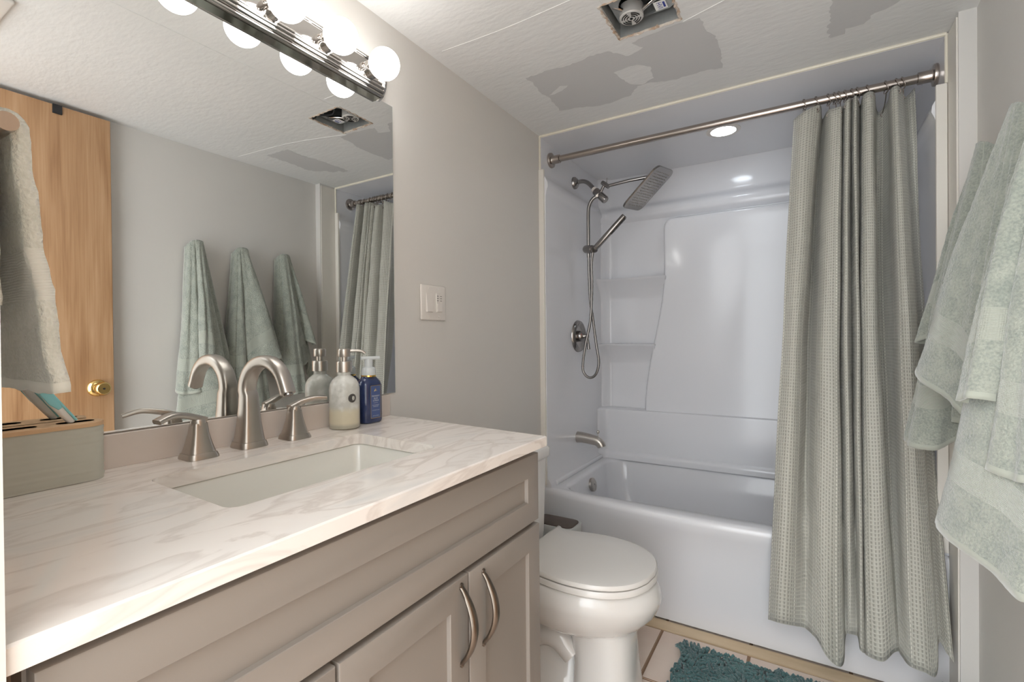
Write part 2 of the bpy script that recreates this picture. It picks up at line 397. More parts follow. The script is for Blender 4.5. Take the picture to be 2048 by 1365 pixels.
tube(bm, [(.004, YT, H-.004), (WT-.006, YT, H-.004)], .006, seg=8)
tube(bm, [(.004, YT, H-.004), (.004, YT, 2.05)], .005, seg=8); tube(bm, [(WT-.006, YT, H-.004), (WT-.006, YT, 2.05)], .005, seg=8)
struct('trim_4', bm, M['caulk'])
# open door folded back against the right wall
door = bpy.data.objects.new('door_1', None); C.objects.link(door); door.location = Vector((1.53, .12, 0))*S; door['kind'] = 'structure'
obj('door_leaf', B(1.513, 1.555, .10, .905, .012, 2.197, r=.002, seg=1), M['wood'], door)
kc = (1.513, .845, 1.026)
kn = obj('door_knob', L([(.0, -.072), (.022, -.072), (.028, -.066), (.029, -.055), (.026, -.042), (.014, -.034), (.012, -.012), (.012, 0)], kc, 'x', 28), M['brass'], door, smooth=40)
obj('rosette', L([(.0, -.014), (.02, -.014), (.033, -.007), (.036, 0), (0, 0)], kc, 'x', 28), M['brass'], kn, smooth=40)
obj('keyhole', L([(0, -.0745), (.004, -.0745), (.004, -.07), (0, -.07)], kc, 'x', 12), M['rubber'], kn)
obj('catch_plate', B(1.506, 1.513, .712, .742, 2.16, 2.197, r=.001, seg=1), M['rubber'], door)

# ------------------------------------------------------------------ tub surround
def gsm(x, w): return math.exp(-(x/w)**2)
def sst(a, b, x):
    t = max(0, min(1, (x-a)/(b-a))); return t*t*(3-2*t)
def lip(z):                                                              # rolled lip below the top panels
    return .040*sst(2.035, 1.985, z)*sst(1.925, 1.95, z) + .012*sst(1.95, 1.92, z)
def pedge(z):                                                            # left edge of the raised middle panel
    return .30 + .115*sst(.80, 1.62, z) + .02*sst(.8, .55, z) + .05*(1-math.sqrt(max(0, 1-(max(0, min(1, (z-1.855)/.05)))**2)))
shelves = (1.576, 1.18)
def depth(x, z):
    d = lip(z)
    ledge = .075*sst(.789, .781, z)
    e = pedge(z)
    pan = 0
    if z < 1.93: pan = .058*sst(e-.008, e+.012, x)*sst(1.915, 1.895, z) - .014*sst(e+.05, e+.42, x)*sst(1.9, 1.7, z)*(1-.3*sst(1.2, .8, z))
    pan *= 1 if x < 1.2 else 1-sst(1.2, 1.22, x)
    col = 0
    if x < e+.01:
        for zs in shelves:
            if z <= zs and z > zs-.12: col = max(col, .085*sst(0, .002, zs-z+.002)*(1-((zs-z)/.12))**1.5)
        cx = (x-.05)/(e-.05); col *= 1 - .25*gsm(cx-.5, .35)*(1 if col else 0)
    cor = .05*max(0, min(1, 1-(x-.03)/.05))**2 + .05*max(0, min(1, 1-(1.49-x)/.05))**2
    return d + max(ledge, pan, col) + cor + .018*sst(.535, .52, z)
xs = sorted(set([.006+i*(1.508/150) for i in range(151)] + [.3+i*.003 for i in range(45)]))
zs_ = sorted(set([.488+i*(1.72/150) for i in range(151)] + [1.885+i*.003 for i in range(14)] + [z+dz for z in shelves for dz in (-.001, .0005, .0012, -.004, -.008)] + [.779, .781, .783, .785, .787, .789, .792]))
sur = thing('shower_surround', 'glossy white moulded tub surround with rolled lip and corner shelves above the bathtub', 'shower surround', (.76, 2.9, .5))
bm = grid(lambda u, v: Vector((u, YB-depth(u, v), v)), 0, 0, us=xs, vs=zs_)
obj('back_panel', thick(bm, -.006), M['white_gloss'], sur, smooth=50)
def side_panel(sg, xw):
    prof = [(.008, 2.208), (.008, 2.06), (.012, 2.035), (.03, 2.01), (.042, 1.985), (.044, 1.965), (.036, 1.945), (.031, 1.92), (.029, 1.6), (.029, .62), (.032, .53), (.045, .512), (.05, .489)]
    xf = lambda d: xw + sg*d
    bm = bmesh.new()
    lo = [[(xf(d), y, z) for d, z in prof] + [(xf(0), y, .489), (xf(0), y, 2.208)] for y in (YT+.004, YT+.3, YB)]
    return loft(bm, lo)
obj('side_panel', side_panel(1, 0), M['white_gloss'], sur, smooth=40)
obj('side_panel', side_panel(-1, WT), M['white_gloss'], sur, smooth=40)
obj('top_panel', B(.0, WT, YT+.004, YB+.005, 2.206, H-.001, r=.002, seg=1), M['white_gloss'], sur)
obj('front_flange', B(-.001, .026, YT-.008, YT+.006, .500, 2.048, r=.002, seg=2), M['trim_white'], sur)['label'] = 'off-white strip on the left front edge'
obj('front_flange', B(WT-.034, WT-.005, YT-.008, YT+.006, .500, 2.048, r=.002, seg=2), M['trim_white'], sur)

# ------------------------------------------------------------------ bathtub
def tubloop(x0, x1, y0, y1, r, z, bow=0):
    L_ = []
    N = 40
    base = rrect(x0, x1, y0, y1, r, 10)
    # resample the straight front so it can bow outwards
    out = []
    for p in base: out.append(p)
    i0 = max(range(len(base)), key=lambda i: (i == 32))
    front = []
    a, b = base[32], base[33]
    out = base[:33] + [a.lerp(b, k/N) for k in range(1, N)] + base[33:]
    return [Vector((p.x, p.y - (bow*math.sin(PI*max(0, min(1, (p.x-x0)/(x1-x0))))**.75 if p.y < (y0+y1)/2 and p.y < y0+.09 else 0), z)) for p in out]
tubt = thing('bathtub', 'white alcove bathtub with bowed front apron behind the toilet and curtain', 'bathtub', (.76, 2.10, 0))
loops = [tubloop(.001, WT-.001, YT, 2.90, .003, .010), tubloop(.001, WT-.001, YT, 2.90, .003, .30, .02), tubloop(.001, WT-.001, YT, 2.90, .003, .42, .052), tubloop(.001, WT-.001, YT-.002, 2.90, .003, .462, .074),
         tubloop(.002, WT-.002, YT, 2.90, .004, .478, .074), tubloop(.003, WT-.003, YT+.006, 2.90, .006, .488, .072), tubloop(.006, WT-.006, YT+.018, 2.89, .008, .491, .068),
         tubloop(.085, 1.43, 2.105, 2.835, .11, .490, .0), tubloop(.094, 1.42, 2.113, 2.828, .11, .486, 0), tubloop(.102, 1.412, 2.121, 2.82, .11, .474, 0),
         tubloop(.115, 1.38, 2.14, 2.805, .12, .36, 0), tubloop(.14, 1.32, 2.16, 2.785, .13, .20, 0), tubloop(.18, 1.26, 2.20, 2.745, .13, .135, 0), tubloop(.30, 1.15, 2.30, 2.65, .13, .12, 0)]
obj('tub_shell', loft(bmesh.new(), loops, cap0=False), M['white_gloss'], tubt, smooth=50)
obj('rim_step', join([B(.03, .056, 2.16, 2.86, .487, .512, r=.008, seg=3), B(.03, 1.49, 2.842, 2.872, .487, .512, r=.008, seg=3)]), M['white_gloss'], tubt, smooth=50)
ov = obj('overflow_plate', L([(0, .014), (.030, .014), (.036, .010), (.036, -.004), (0, -.004)], (.113, 2.47, .418), axes((.97, 0, .22)), 28), M['nickel'], tubt, smooth=40)
obj('screw', L([(0, .003), (.004, .003), (.005, 0), (0, 0)], (.127, 2.47, .4215), axes((.97, 0, .22)), 10), M['nickel_dark'], ov)
obj('drain', L([(0, .006), (.03, .005), (.034, 0), (0, -.002)], (.30, 2.48, .127), 'z', 24), M['nickel'], tubt, smooth=40)

# ------------------------------------------------------------------ tub spout and mixer valve
sp = thing('tub_spout', 'brushed nickel tub spout with diverter knob low on the white left panel', 'tub spout', (.029, 2.47, .67))
pth = catmull([(.029, 2.47, .671), (.06, 2.468, .672), (.11, 2.466, .667), (.145, 2.465, .661), (.166, 2.465, .646), (.172, 2.465, .632)], 6)
obj('spout_body', T(pth, lambda t: .031-.009*t if t < .75 else .0243-.004*(t-.75), seg=20, rr=lambda t: .029-.007*t), M['nickel'], sp, smooth=50)
obj('diverter_knob', join([T([(.152, 2.465, .67), (.152, 2.465, .708)], .0025, seg=8), L([(0, .0), (.005, .002), (.0085, .009), (.008, .016), (.004, .02), (0, .02)], (.152, 2.465, .70), 'z', 16)]), M['nickel'], sp, smooth=50)
va = thing('shower_valve', 'round brushed steel mixer valve with drop lever on the left shower panel', 'shower valve', (.029, 2.49, 1.23))
obj('escutcheon', L([(0, .004), (.045, .004), (.060, .008), (.074, .017), (.085, .012), (.089, 0), (0, 0)], (.029, 2.49, 1.231), 'x', 40), M['nickel_dark'], va, smooth=50)
hd = obj('handle_hub', L([(0, .062), (.012, .062), (.013, .045), (.02, .032), (.028, .024), (.030, .008), (.030, .002)], (.029, 2.49, 1.231), 'x', 24), M['nickel_dark'], va, smooth=40)
obj('lever', T(catmull([(.081, 2.49, 1.235), (.088, 2.489, 1.205), (.092, 2.487, 1.175), (.094, 2.486, 1.158)], 5), lambda t: .006+.003*t, seg=12), M['nickel_dark'], hd, smooth=50)
obj('red_mark', B(.0595, .0605, 2.464, 2.468, 1.236, 1.246), mat('hot_mark', lin(200, 60, 50), .5), hd)

# ------------------------------------------------------------------ shower set
sh = thing('shower_fixture', 'brushed steel shower set: wall arm, diverter, riser tube and tilted rectangular rain head', 'shower fixture', (.012, 2.50, 2.09))
obj('wall_flange', L([(0, .02), (.014, .02), (.024, .014), (.033, .004), (.034, -.008), (0, -.008)], (.014, 2.50, 2.09), 'x', 28), M['nickel_dark'], sh, smooth=40)
obj('shower_arm', T(catmull([(.014, 2.50, 2.09), (.06, 2.497, 2.091), (.09, 2.495, 2.078), (.118, 2.49, 2.05), (.132, 2.487, 2.032)], 6), .0115, seg=14), M['nickel_dark'], sh, smooth=60)
obj('thread_seal', L([(.0135, 0), (.0155, .004), (.0155, .014), (.0135, .018)], (.128, 2.487, 2.036), axes((.65, -.05, -.75)), 18), M['plastic'], sh, smooth=40)
obj('diverter', L([(0, 0), (.019, 0), (.021, .004), (.021, .082), (.018, .088), (0, .088)], (.139, 2.487, 2.022), axes((.70, -.06, -.71)), 24), M['nickel_dark'], sh, smooth=40)
obj('rain_arm', join([T([(.172, 2.478, 2.005), (.195, 2.47, 2.037)], .008, seg=12), L([(0, -.02), (.0115, -.02), (.0115, .03), (0, .03)], (.201, 2.468, 2.043), axes((.75, -.1, -.62)), 16),
    T([(.222, 2.466, 2.03), (.33, 2.48, 2.043), (.42, 2.499, 2.05)], .0085, seg=12), T([(.42, 2.499, 2.052), (.423, 2.4995, 1.995)], .009, seg=12), T([(.213, 2.462, 2.04), (.216, 2.46, 2.072)], .0022, seg=8)]), M['nickel_dark'], sh, smooth=50)
E1, E2 = Vector((.7558, -.1943, .6254)), Vector((-.1626, -.9807, -.1081)); N_ = E1.cross(E2).normalized(); CN = Vector((.422, 2.5, 1.988))
if N_.z > 0: N_ = -N_
pl = rrect(-.132, .132, -.104, .104, .034, 6)
tr = lambda p, h: CN + E1*p.x + E2*p.y + N_*h
hp = obj('rain_head', loft(bmesh.new(), [[tr(p*.97, -.006) for p in pl], [tr(p, -.004) for p in pl], [tr(p, .003) for p in pl], [tr(p*.985, .005) for p in pl]]), M['nickel_dark'], sh, smooth=30)
bm = bmesh.new()
for i in range(15):
    for j in range(8):
        if (i+j) % 1 == 0:
            p = Vector(((i-7)*.0148, (j-3.5)*.0205 + (.004 if i % 2 else -.004), 0))
            lathe(bm, [(.0023, 0), (.002, .003), (.001, .0035)], tr(p, .0045), axes(N_), 7)
nz = obj('spray_nozzles', bm, M['nickel'], hp, smooth=50)
obj('riser_tube', T(catmull([(.168, 2.478, 1.988), (.150, 2.470, 1.985), (.128, 2.464, 1.968), (.112, 2.461, 1.935), (.108, 2.46, 1.89), (.108, 2.46, 1.80), (.108, 2.46, 1.70), (.108, 2.46, 1.66)], 6), .0095, seg=14), M['nickel_dark'], sh, smooth=60)
obj('riser_nut', L([(.0105, 0), (.0115, .004), (.0115, .022), (.0105, .026)], (.150, 2.470, 1.986), axes((.75, .25, .55)), 6), M['nickel'], sh)
obj('wand_bracket', join([L([(0, -.026), (.020, -.026), (.0215, -.022), (.0215, .044), (.019, .048), (0, .048)], (.108, 2.455, 1.703), axes((.72, -.55, -.16)), 24), L([(0, -.002), (.017, -.002), (.018, .02), (0, .022)], (.148, 2.425, 1.694), axes((.72, -.55, -.16)), 20)]), M['nickel_dark'], sh, smooth=40)
hs = thing('hand_shower', 'slim brushed steel hand shower wand resting in its bracket with a looped metal hose', 'hand shower', (.155, 2.42, 1.69))
wd_ = Vector((.325-.155, 0, 1.849-1.69)).normalized()
obj('wand', L([(0, -.012), (.008, -.012), (.008, .0), (.0145, .008), (.0155, .012), (.0155, .226), (.013, .231), (0, .231)], (.155, 2.42, 1.69), axes(wd_), 22), M['nickel_dark'], hs, smooth=40)
side = Vector((wd_.z, 0, -wd_.x))
bm = bmesh.new()
for k in range(16):
    for s in (-1, 0, 1):
        c_ = Vector((.155, 2.42, 1.69)) + wd_*(.122+k*.0066) + (side*.0148 + Vector((0, -.004-.004*s, 0)))
        lathe(bm, [(.0023, -.003), (.002, .0025), (.001, .003)], c_, axes(side), 6)
obj('spray_face', bm, M['rubber'], hs)
hose = catmull([(.150, 2.425, 1.690), (.136, 2.432, 1.62), (.135, 2.438, 1.5), (.121, 2.446, 1.32), (.093, 2.44, 1.18), (.077, 2.44, 1.065), (.090, 2.44, 1.022), (.121, 2.44, 1.006), (.153, 2.44, 1.028), (.169, 2.44, 1.092), (.155, 2.443, 1.184), (.130, 2.462, 1.319), (.113, 2.468, 1.42), (.109, 2.463, 1.55), (.108, 2.46, 1.665)], 12)
obj('hose', T(hose, lambda t: .0072+.0006*math.sin(t*1500), seg=10), M['nickel_dark'], hs, smooth=70)

# ------------------------------------------------------------------ recessed shower light
rl = thing('recessed_light', 'lit round recessed ceiling light inside the shower alcove', 'ceiling light', (.783, 2.5, 2.206))
obj('trim_ring', L([(.056, -.004), (.070, -.004), (.076, -.001), (.076, .0), (.056, .0), (.056, -.004)], (.783, 2.5, 2.206), 'z', 40, caps=False), M['plastic'], rl, smooth=40)
obj('lens', L([(0, -.003), (.056, -.003), (.056, -.001), (0, -.001)], (.783, 2.5, 2.206), 'z', 40), M['can'], rl)

# ------------------------------------------------------------------ curtain rod, rings, curtain
ra, rb = Vector((.012, 2.205, 2.125)), Vector((WT-.012, 2.215, 2.131)); rdir = (rb-ra).normalized()
rod = thing('curtain_rod', 'satin metal shower curtain rod spanning the tub alcove', 'curtain rod', ra)
obj('rod_tube', T([ra, rb], .0155, seg=20), M['rod'], rod, smooth=60)
for p, d in ((ra, rdir), (rb, -rdir)):
    obj('end_flange', L([(0, -.006), (.036, -.006), (.038, .0), (.036, .008), (.022, .011), (.0205, .014), (.0205, .05), (.0155, .052)], p, axes(d), 28), M['rod'], rod, smooth=40)
cols = [((1.08, 2.19, 2.068), (1.04, 2.07, 1.224), (0.995, 1.96, 0.196)), ((1.12, 2.16, 2.081), (1.078, 2.04, 1.223), (1.033, 1.92, 0.215)), ((1.165, 2.19, 2.104), (1.106, 2.08, 1.223), (1.078, 1.95, 0.204)), ((1.175, 2.25, 2.083), (1.125, 2.12, 1.223), (1.108, 1.96, 0.198)), ((1.193, 2.2, 2.081), (1.159, 2.08, 1.222), (1.137, 1.94, 0.188)), ((1.209, 2.17, 2.072), (1.185, 2.05, 1.222), (1.172, 1.92, 0.142)), ((1.235, 2.19, 2.081), (1.216, 2.07, 1.222), (1.211, 1.95, 0.107)), ((1.239, 2.23, 2.098), (1.221, 2.11, 1.222), (1.225, 1.99, 0.188)), ((1.249, 2.17, 2.091), (1.236, 2.06, 1.222), (1.239, 1.99, 0.205)), ((1.263, 2.2, 2.104), (1.255, 2.09, 1.221), (1.258, 1.99, 0.204)), ((1.268, 2.22, 2.105), (1.26, 2.11, 1.221), (1.261, 1.99, 0.205)), ((1.273, 2.17, 2.101), (1.268, 2.05, 1.221), (1.266, 1.93, 0.188)), ((1.287, 2.21, 2.105), (1.283, 2.09, 1.221), (1.279, 1.96, 0.17)), ((1.298, 2.25, 2.1), (1.287, 2.12, 1.221), (1.281, 1.97, 0.165)), ((1.301, 2.2, 2.105), (1.286, 2.08, 1.221), (1.283, 1.94, 0.173)), ((1.315, 2.17, 2.105), (1.306, 2.05, 1.221), (1.32, 1.92, 0.179)), ((1.332, 2.2, 2.105), (1.331, 2.08, 1.221), (1.355, 1.95, 0.203)), ((1.353, 2.26, 2.075), (1.346, 2.13, 1.22), (1.367, 1.96, 0.201)), ((1.38, 2.24, 2.09), (1.379, 2.11, 1.22), (1.375, 1.95, 0.193)), ((1.382, 2.19, 2.104), (1.386, 2.07, 1.22), (1.39, 1.93, 0.181)), ((1.393, 2.17, 2.105), (1.403, 2.04, 1.22), (1.422, 1.92, 0.18)), ((1.411, 2.2, 2.104), (1.43, 2.07, 1.22), (1.454, 1.94, 0.168)), ((1.422, 2.25, 2.095), (1.44, 2.11, 1.219), (1.464, 1.965, 0.259)), ((1.438, 2.27, 2.1), (1.454, 2.15, 1.219), (1.486, 1.995, 0.224)), ((1.455, 2.24, 2.11), (1.472, 2.18, 1.219), (1.506, 1.995, 0.192))]
nsub = 8
def deepen(p, y0, k): return (p[0], y0+(p[1]-y0)*(k if p[1] > y0+.035 else 1), p[2])
cols = [(deepen(a, 2.17, 1.5 if i < 21 else 1), deepen(b, 2.05, 2.3 if i < 21 else 1), c) for i, (a, b, c) in enumerate(cols)]
tp, mp_, bp_ = (catmull([c[i] for c in cols], nsub) for i in range(3))
nu = len(tp)-1
def clen(c): 
    o = [0]
    for a, b in zip(c, c[1:]): o.append(o[-1]+max((b-a).length, .004))
    return o
arc = clen(mp_)
def cfn(u, v):
    i = round(u*nu); a, m_, b = tp[i], mp_[i], bp_[i]
    t = v
    q = a*(1-t)*(1-2*t) + m_*4*t*(1-t)*1.0 + b*t*(2*t-1)
    q = q + Vector((noise.noise(Vector((i*.13, v*5, 1)))*.004, noise.noise(Vector((i*.1, v*6, 9)))*.006, 0))
    # keep clear of the bowed apron
    if q.z < .56: q.y = min(q.y, 2.10-.076*math.sin(PI*max(0, min(1, q.x/WT)))**.75 - .004)
    return q
cu = thing('shower_curtain', 'grey green waffle weave shower curtain gathered at the right end of the rod', 'shower curtain', (1.27, 2.05, .12))
bm = grid(cfn, 0, 0, lambda u, v: (arc[round(u*nu)]*S, (1-v)*1.9*S), us=[i/nu for i in range(nu+1)], vs=[j/70 for j in range(71)])
obj('curtain_cloth', thick(bm, .0022), M['weave'], cu, smooth=180, uv=True)
ringx = [1.115, 1.155, 1.194, 1.214, 1.228, 1.247, 1.268, 1.285, 1.315, 1.369, 1.400, 1.417]
def top_at(x): return min(tp, key=lambda p: abs(p.x-x))
def ring(x):
    t = (x-ra.x)/(rb.x-ra.x); c_ = ra.lerp(rb, t)
    tgt = top_at(x)
    r_ = thing('curtain_ring', '', 'curtain ring', c_, 'metal rings on the shower curtain rod')
    yo = random.uniform(-.1, .25)
    pts = [(c_.x + .005*math.sin(a*2), c_.y + .0215*math.sin(a), c_.z + .0215*math.cos(a)-.004) for a in [yo+2*PI*k/24 for k in range(25)]]
    bm = T(pts, .0019, seg=8)
    tube(bm, catmull([(c_.x, c_.y-.008, c_.z-.024), (c_.x+.002, (c_.y+tgt.y)/2-.004, c_.z-.04), (tgt.x, tgt.y, tgt.z-.018), (tgt.x, tgt.y+.006, tgt.z-.022)], 4), .0017, seg=8)
    obj('ring_wire', bm, M['rod'], r_, smooth=70)
    obj('grommet', L([(.0045, -.003), (.0075, -.003), (.0075, .003), (.0045, .003), (.0045, -.003)], (tgt.x, tgt.y, tgt.z-.02), axes((.2, 1, 0)), 14, caps=False), M['rod'], r_, smooth=40)
    return r_
ordn = ['leftmost', 'second', 'third', 'fourth', 'fifth', 'sixth', 'seventh', 'eighth', 'ninth', 'tenth', 'eleventh', 'rightmost']
for i, x in enumerate(ringx):
    ring(x)['label'] = ('thin metal curtain ring, %s of the twelve on the rod' if i in (0, 11) else 'thin metal curtain ring, %s from the left along the rod') % ordn[i]

# ------------------------------------------------------------------ vanity, counter, sink
XF, VY0, VY1 = .520, .130, 1.062
ztop = lambda x: .990-.0225*x
van = thing('vanity_cabinet', 'beige painted shaker vanity cabinet under the marble counter', 'cabinet', (.27, .6, 0))
obj('carcass', join([B(.013, XF, VY0, VY0+.016, .09, .945), B(.013, XF, VY1-.016, VY1, .09, .945), B(.013, XF, VY0+.016, VY1-.016, .09, .106), B(.013, .02, VY0+.016, VY1-.016, .106, .945), B(XF-.016, XF, VY0+.016, VY1-.016, .106, .945)]), M['cabinet'], van)
obj('toe_kick', B(.005, XF-.06, VY0+.01, VY1-.01, .0, .09), M['cabinet'], van)
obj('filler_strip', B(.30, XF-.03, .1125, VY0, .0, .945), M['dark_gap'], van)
def shaker(y0, y1, z0, z1, st=.056, t=.02, rec=.009):
    x1 = XF+t; r = .0025
    q = lambda d, x: [Vector((x, y0+d, z0+d)), Vector((x, y1-d, z0+d)), Vector((x, y1-d, z1-d)), Vector((x, y0+d, z1-d))]
    return loft(bmesh.new(), [q(0, XF), q(0, x1-r), q(r*.3, x1-r*.3), q(r, x1), q(st-.001, x1), q(st, x1-.001), q(st+.001, x1-rec)])
def pull(y, z0, z1):
    bm = bmesh.new(); x = XF+.02; m_ = (z0+z1)/2; n = 18
    path = [Vector((x + .034*math.sin(PI*k/n)**.8 - .002, y, z0+(z1-z0)*k/n)) for k in range(n+1)]
    tube(bm, path, lambda t: .0055+.0045*math.sin(PI*t), seg=10, up=(0, 1, 0), rr=lambda t: .004+.0025*math.sin(PI*t))
    for z in (z0, z1): lathe(bm, [(.006, -.001), (.0055, .003), (.003, .0045)], (x, y, z), 'x', 12)
    return bm
obj('drawer_front', shaker(VY0+.003, VY1-.003, .772, .938, st=.054), M['cabinet'], van, smooth=30)
d1 = obj('cabinet_door', shaker(.766, VY1, .10, .760), M['cabinet'], van, smooth=30)
d2 = obj('cabinet_door', shaker(.452, .761, .10, .760), M['cabinet'], van, smooth=30)
obj('handle', pull(.813, .592, .742), M['pull'], d1, smooth=50); obj('handle', pull(.738, .592, .745), M['pull'], d2, smooth=50)
for z0, z1 in ((.545, .760), (.325, .54), (.10, .32)):
    d3 = obj('drawer_front', shaker(VY0+.003, .446, z0, z1, st=.05), M['cabinet'], van, smooth=30)
    bm = bmesh.new(); zc = (z0+z1)/2
    tube(bm, [Vector((XF+.018+.03*math.sin(PI*k/14)**.8, .22+.14*k/14, zc)) for k in range(15)], lambda t: .004+.003*math.sin(PI*t), seg=8)
    obj('handle', bm, M['pull'], d3, smooth=50)
CY0, CY1, CX = .1125, 1.076, .555
sx0, sx1, sy0, sy1 = .142, .402, .376, .838
ct = thing('countertop', 'white veined marble countertop with low backsplash', 'countertop', (.27, .6, .965))
hole = rrect(sx0, sx1, sy0, sy1, .022, 6)
def outer_for(h):                                                       # matching loop on the outer rectangle
    cx, cy = (sx0+sx1)/2, (sy0+sy1)/2; out = []
    for i, p in enumerate(h):
        q = i//7; crn = ((CX, CY1), (0, CY1), (0, CY0), (CX, CY0))[q]; k = (i % 7)/6
        out.append((q, k, Vector((crn[0], crn[1], 0))))
    return [o[2] for o in out]
bm = bmesh.new()
oc = [Vector((CX, CY1, 0)), Vector((0, CY1, 0)), Vector((0, CY0, 0)), Vector((CX, CY0, 0))]
def ring_faces(zf, inset=0):
    hv = [bm.verts.new((p.x, p.y, zf(p.x))) for p in hole]; ov_ = [bm.verts.new((p.x - (inset if p.x > .1 else 0), p.y - (inset if p.y > .6 else 0), zf(p.x))) for p in oc]
    for q in range(4):
        for k in range(6): bm.faces.new((ov_[q], hv[q*7+k], hv[q*7+k+1]))
        n_ = (q+1) % 4; bm.faces.new((ov_[q], hv[q*7+6], hv[n_*7], ov_[n_]))
    return hv, ov_
hv1, ov1 = ring_faces(ztop, .0025); hv0, ov0 = ring_faces(lambda x: ztop(x)-.025)
ovm = [bm.verts.new((p.x, p.y, ztop(p.x)-.0025)) for p in oc]
for q in range(4):
    n_ = (q+1) % 4; bm.faces.new((ov1[q], ov1[n_], ovm[n_], ovm[q])); bm.faces.new((ovm[q], ovm[n_], ov0[n_], ov0[q]))
for k in range(28): bm.faces.new((hv1[k], hv0[k], hv0[(k+1) % 28], hv1[(k+1) % 28]))
obj('slab', bm, M['marble'], ct)
obj('backsplash', B(.0, .012, CY0, CY1, .9895, 1.053, r=.001, seg=1), mat('backsplash_white', lin(214, 203, 194), .25, vary=(6, lin(206, 196, 188))), ct)
sk = thing('sink', 'rectangular white undermount sink set into the marble counter', 'sink', (.27, .607, .85))
lo = []
for d, z, r in ((-.030, .956, .03), (-.006, .956, .03), (-.003, .952, .03), (.004, .90, .035), (.012, .855, .04), (.03, .838, .045), (.09, .832, .05)):
    lo.append(rrect(sx0+d, sx1-d, sy0+d, sy1-d, r, 6, z))
lo2 = [rrect(sx0+d, sx1-d, sy0+d, sy1-d, .04, 6, z) for d, z in ((.08, .822), (.02, .826), (-.004, .85), (-.016, .948), (-.030, .948))]
obj('basin', loft(bmesh.new(), [[Vector((p.x, p.y, p.z+(.402-p.x)*.0225)) for p in q] for q in lo2+lo]), M['sink'], sk, smooth=50)
obj('drain', L([(0, .003), (.022, .003), (.024, 0), (0, 0)], (.25, .607, .832), 'z', 24), M['nickel'], sk, smooth=40)

# ------------------------------------------------------------------ faucet
fa = thing('faucet', 'brushed nickel widespread faucet with arched spout and two lever handles behind the sink', 'faucet', (.052, .608, .988))
def sq(c, a, b, w, h, r=.22):                                            # rounded square section around c with axes a, b
    return [Vector(c)+a*p.x+b*p.y for p in rrect(-w/2, w/2, -h/2, h/2, r*min(w, h), 3)]
X_, Y_, Z_ = Vector((1, 0, 0)), Vector((0, 1, 0)), Vector((0, 0, 1))
lo = []; cxs, cys, z0 = .050, .609, .9885
for z, w in ((0, .062), (.004, .062), (.013, .056), (.0135, .052), (.03, .047), (.055, .041), (.085, .036), (.115, .033)):
    lo.append(sq((cxs, cys, z0+z), Y_, -X_, w, w))
cen = Vector((cxs+.066, cys, z0+.125)); R_ = .066
n = 20
for k in range(n+1):
    a = PI - k/n*(PI*.86); p = cen + X_*R_*1.08*math.cos(a) + Z_*R_*math.sin(a)
    tng = Vector((-math.sin(a)*-1, 0, math.cos(a)*-1)); tng = Vector((math.sin(a), 0, -math.cos(a)))
    nr = Vector((-tng.z, 0, tng.x))
    lo.append(sq(p, Y_, nr, .033-.003*k/n, .030-.006*k/n, .25+.15*k/n))
last = p; tn = tng
for k, (d, w) in enumerate(((.012, .030), (.026, .0305), (.031, .031))): lo.append(sq(last+tn*d, Y_, Vector((-tn.z, 0, tn.x)), w, .024, .4))
spt = obj('spout', loft(bmesh.new(), lo), M['nickel'], fa, smooth=35)
obj('aerator', L([(0, .003), (.009, .003), (.009, -.006), (0, -.006)], last+tn*.032, axes(tn), 16), M['nickel_dark'], spt)
def fhandle(y, tip, x=.058):
    z0 = ztop(x)-.0002; lo = []
    for z, w in ((0, .060), (.003, .060), (.011, .054), (.0115, .050), (.03, .040), (.05, .031), (.07, .0265)): lo.append(sq((x, y, z0+z), Y_, -X_, w, w))
    h = obj('valve_base', loft(bmesh.new(), lo), M['nickel'], fa, smooth=35)
    s = 1 if tip[1] > y else -1
    pts = catmull([(x, y-s*.012, z0+.074), (x, y+s*.0, z0+.079), (x+.003, y+s*.02, z0+.087), ((x+tip[0])/2+.002, (y+tip[1])/2+s*.012, z0+.093), (tip[0], tip[1], tip[2])], 6)
    bm = bmesh.new(); loops = []
    for i, (p, a, b) in enumerate(frames(pts, (0, 0, 1))):
        t = i/(len(pts)-1); loops.append(sq(p, a, b, .015-.006*t, .022-.003*t, .35))
    loft(bm, loops); lathe(bm, [(.0145, 0), (.0145, .008), (.0125, .012)], (x, y, z0+.066), 'z', 20)
    obj('lever', bm, M['nickel'], h, smooth=45)
fhandle(.500, (.080, .417, 1.074)); fhandle(.716, (.082, .788, 1.080))

# ------------------------------------------------------------------ soap bottles
bx, by = .056, .866; bz = ztop(bx)
so = thing('soap_dispenser', 'round clear glass pump bottle with low cream coloured soap and black seal', 'soap bottle', (bx, by, bz))
obj('bottle', L([(0, 0), (.036, 0), (.0395, .004), (.0395, .106), (.037, .118), (.031, .129), (.022, .137), (.0165, .141), (.0165, .149), (.019, .1505), (.019, .154), (.015, .154), (.0145, .141), (.02, .1345), (.029, .1265), (.0345, .117), (.037, .106), (.037, .014), (.034, .010), (0, .010)], (bx, by, bz), 'z', 40), M['clear'], so, smooth=50)
obj('liquid', L([(0, .0115), (.0335, .0115), (.0364, .0145), (.0364, .050), (.0, .050)], (bx, by, bz), 'z', 36), M['soap'], so, smooth=50)
obj('pump_collar', L([(0, .150), (.0205, .150), (.0205, .176), (.0195, .178), (0, .178)], (bx, by, bz), 'z', 28), M['nickel'], so, smooth=40)
hdp = obj('pump_head', L([(.009, .177), (.009, .190), (.0155, .190), (.0165, .192), (.0165, .209), (.015, .2115), (0, .2115)], (bx, by, bz), 'z', 28), M['nickel'], so, smooth=40)
nd = Vector((.62, .78, 0)).normalized()
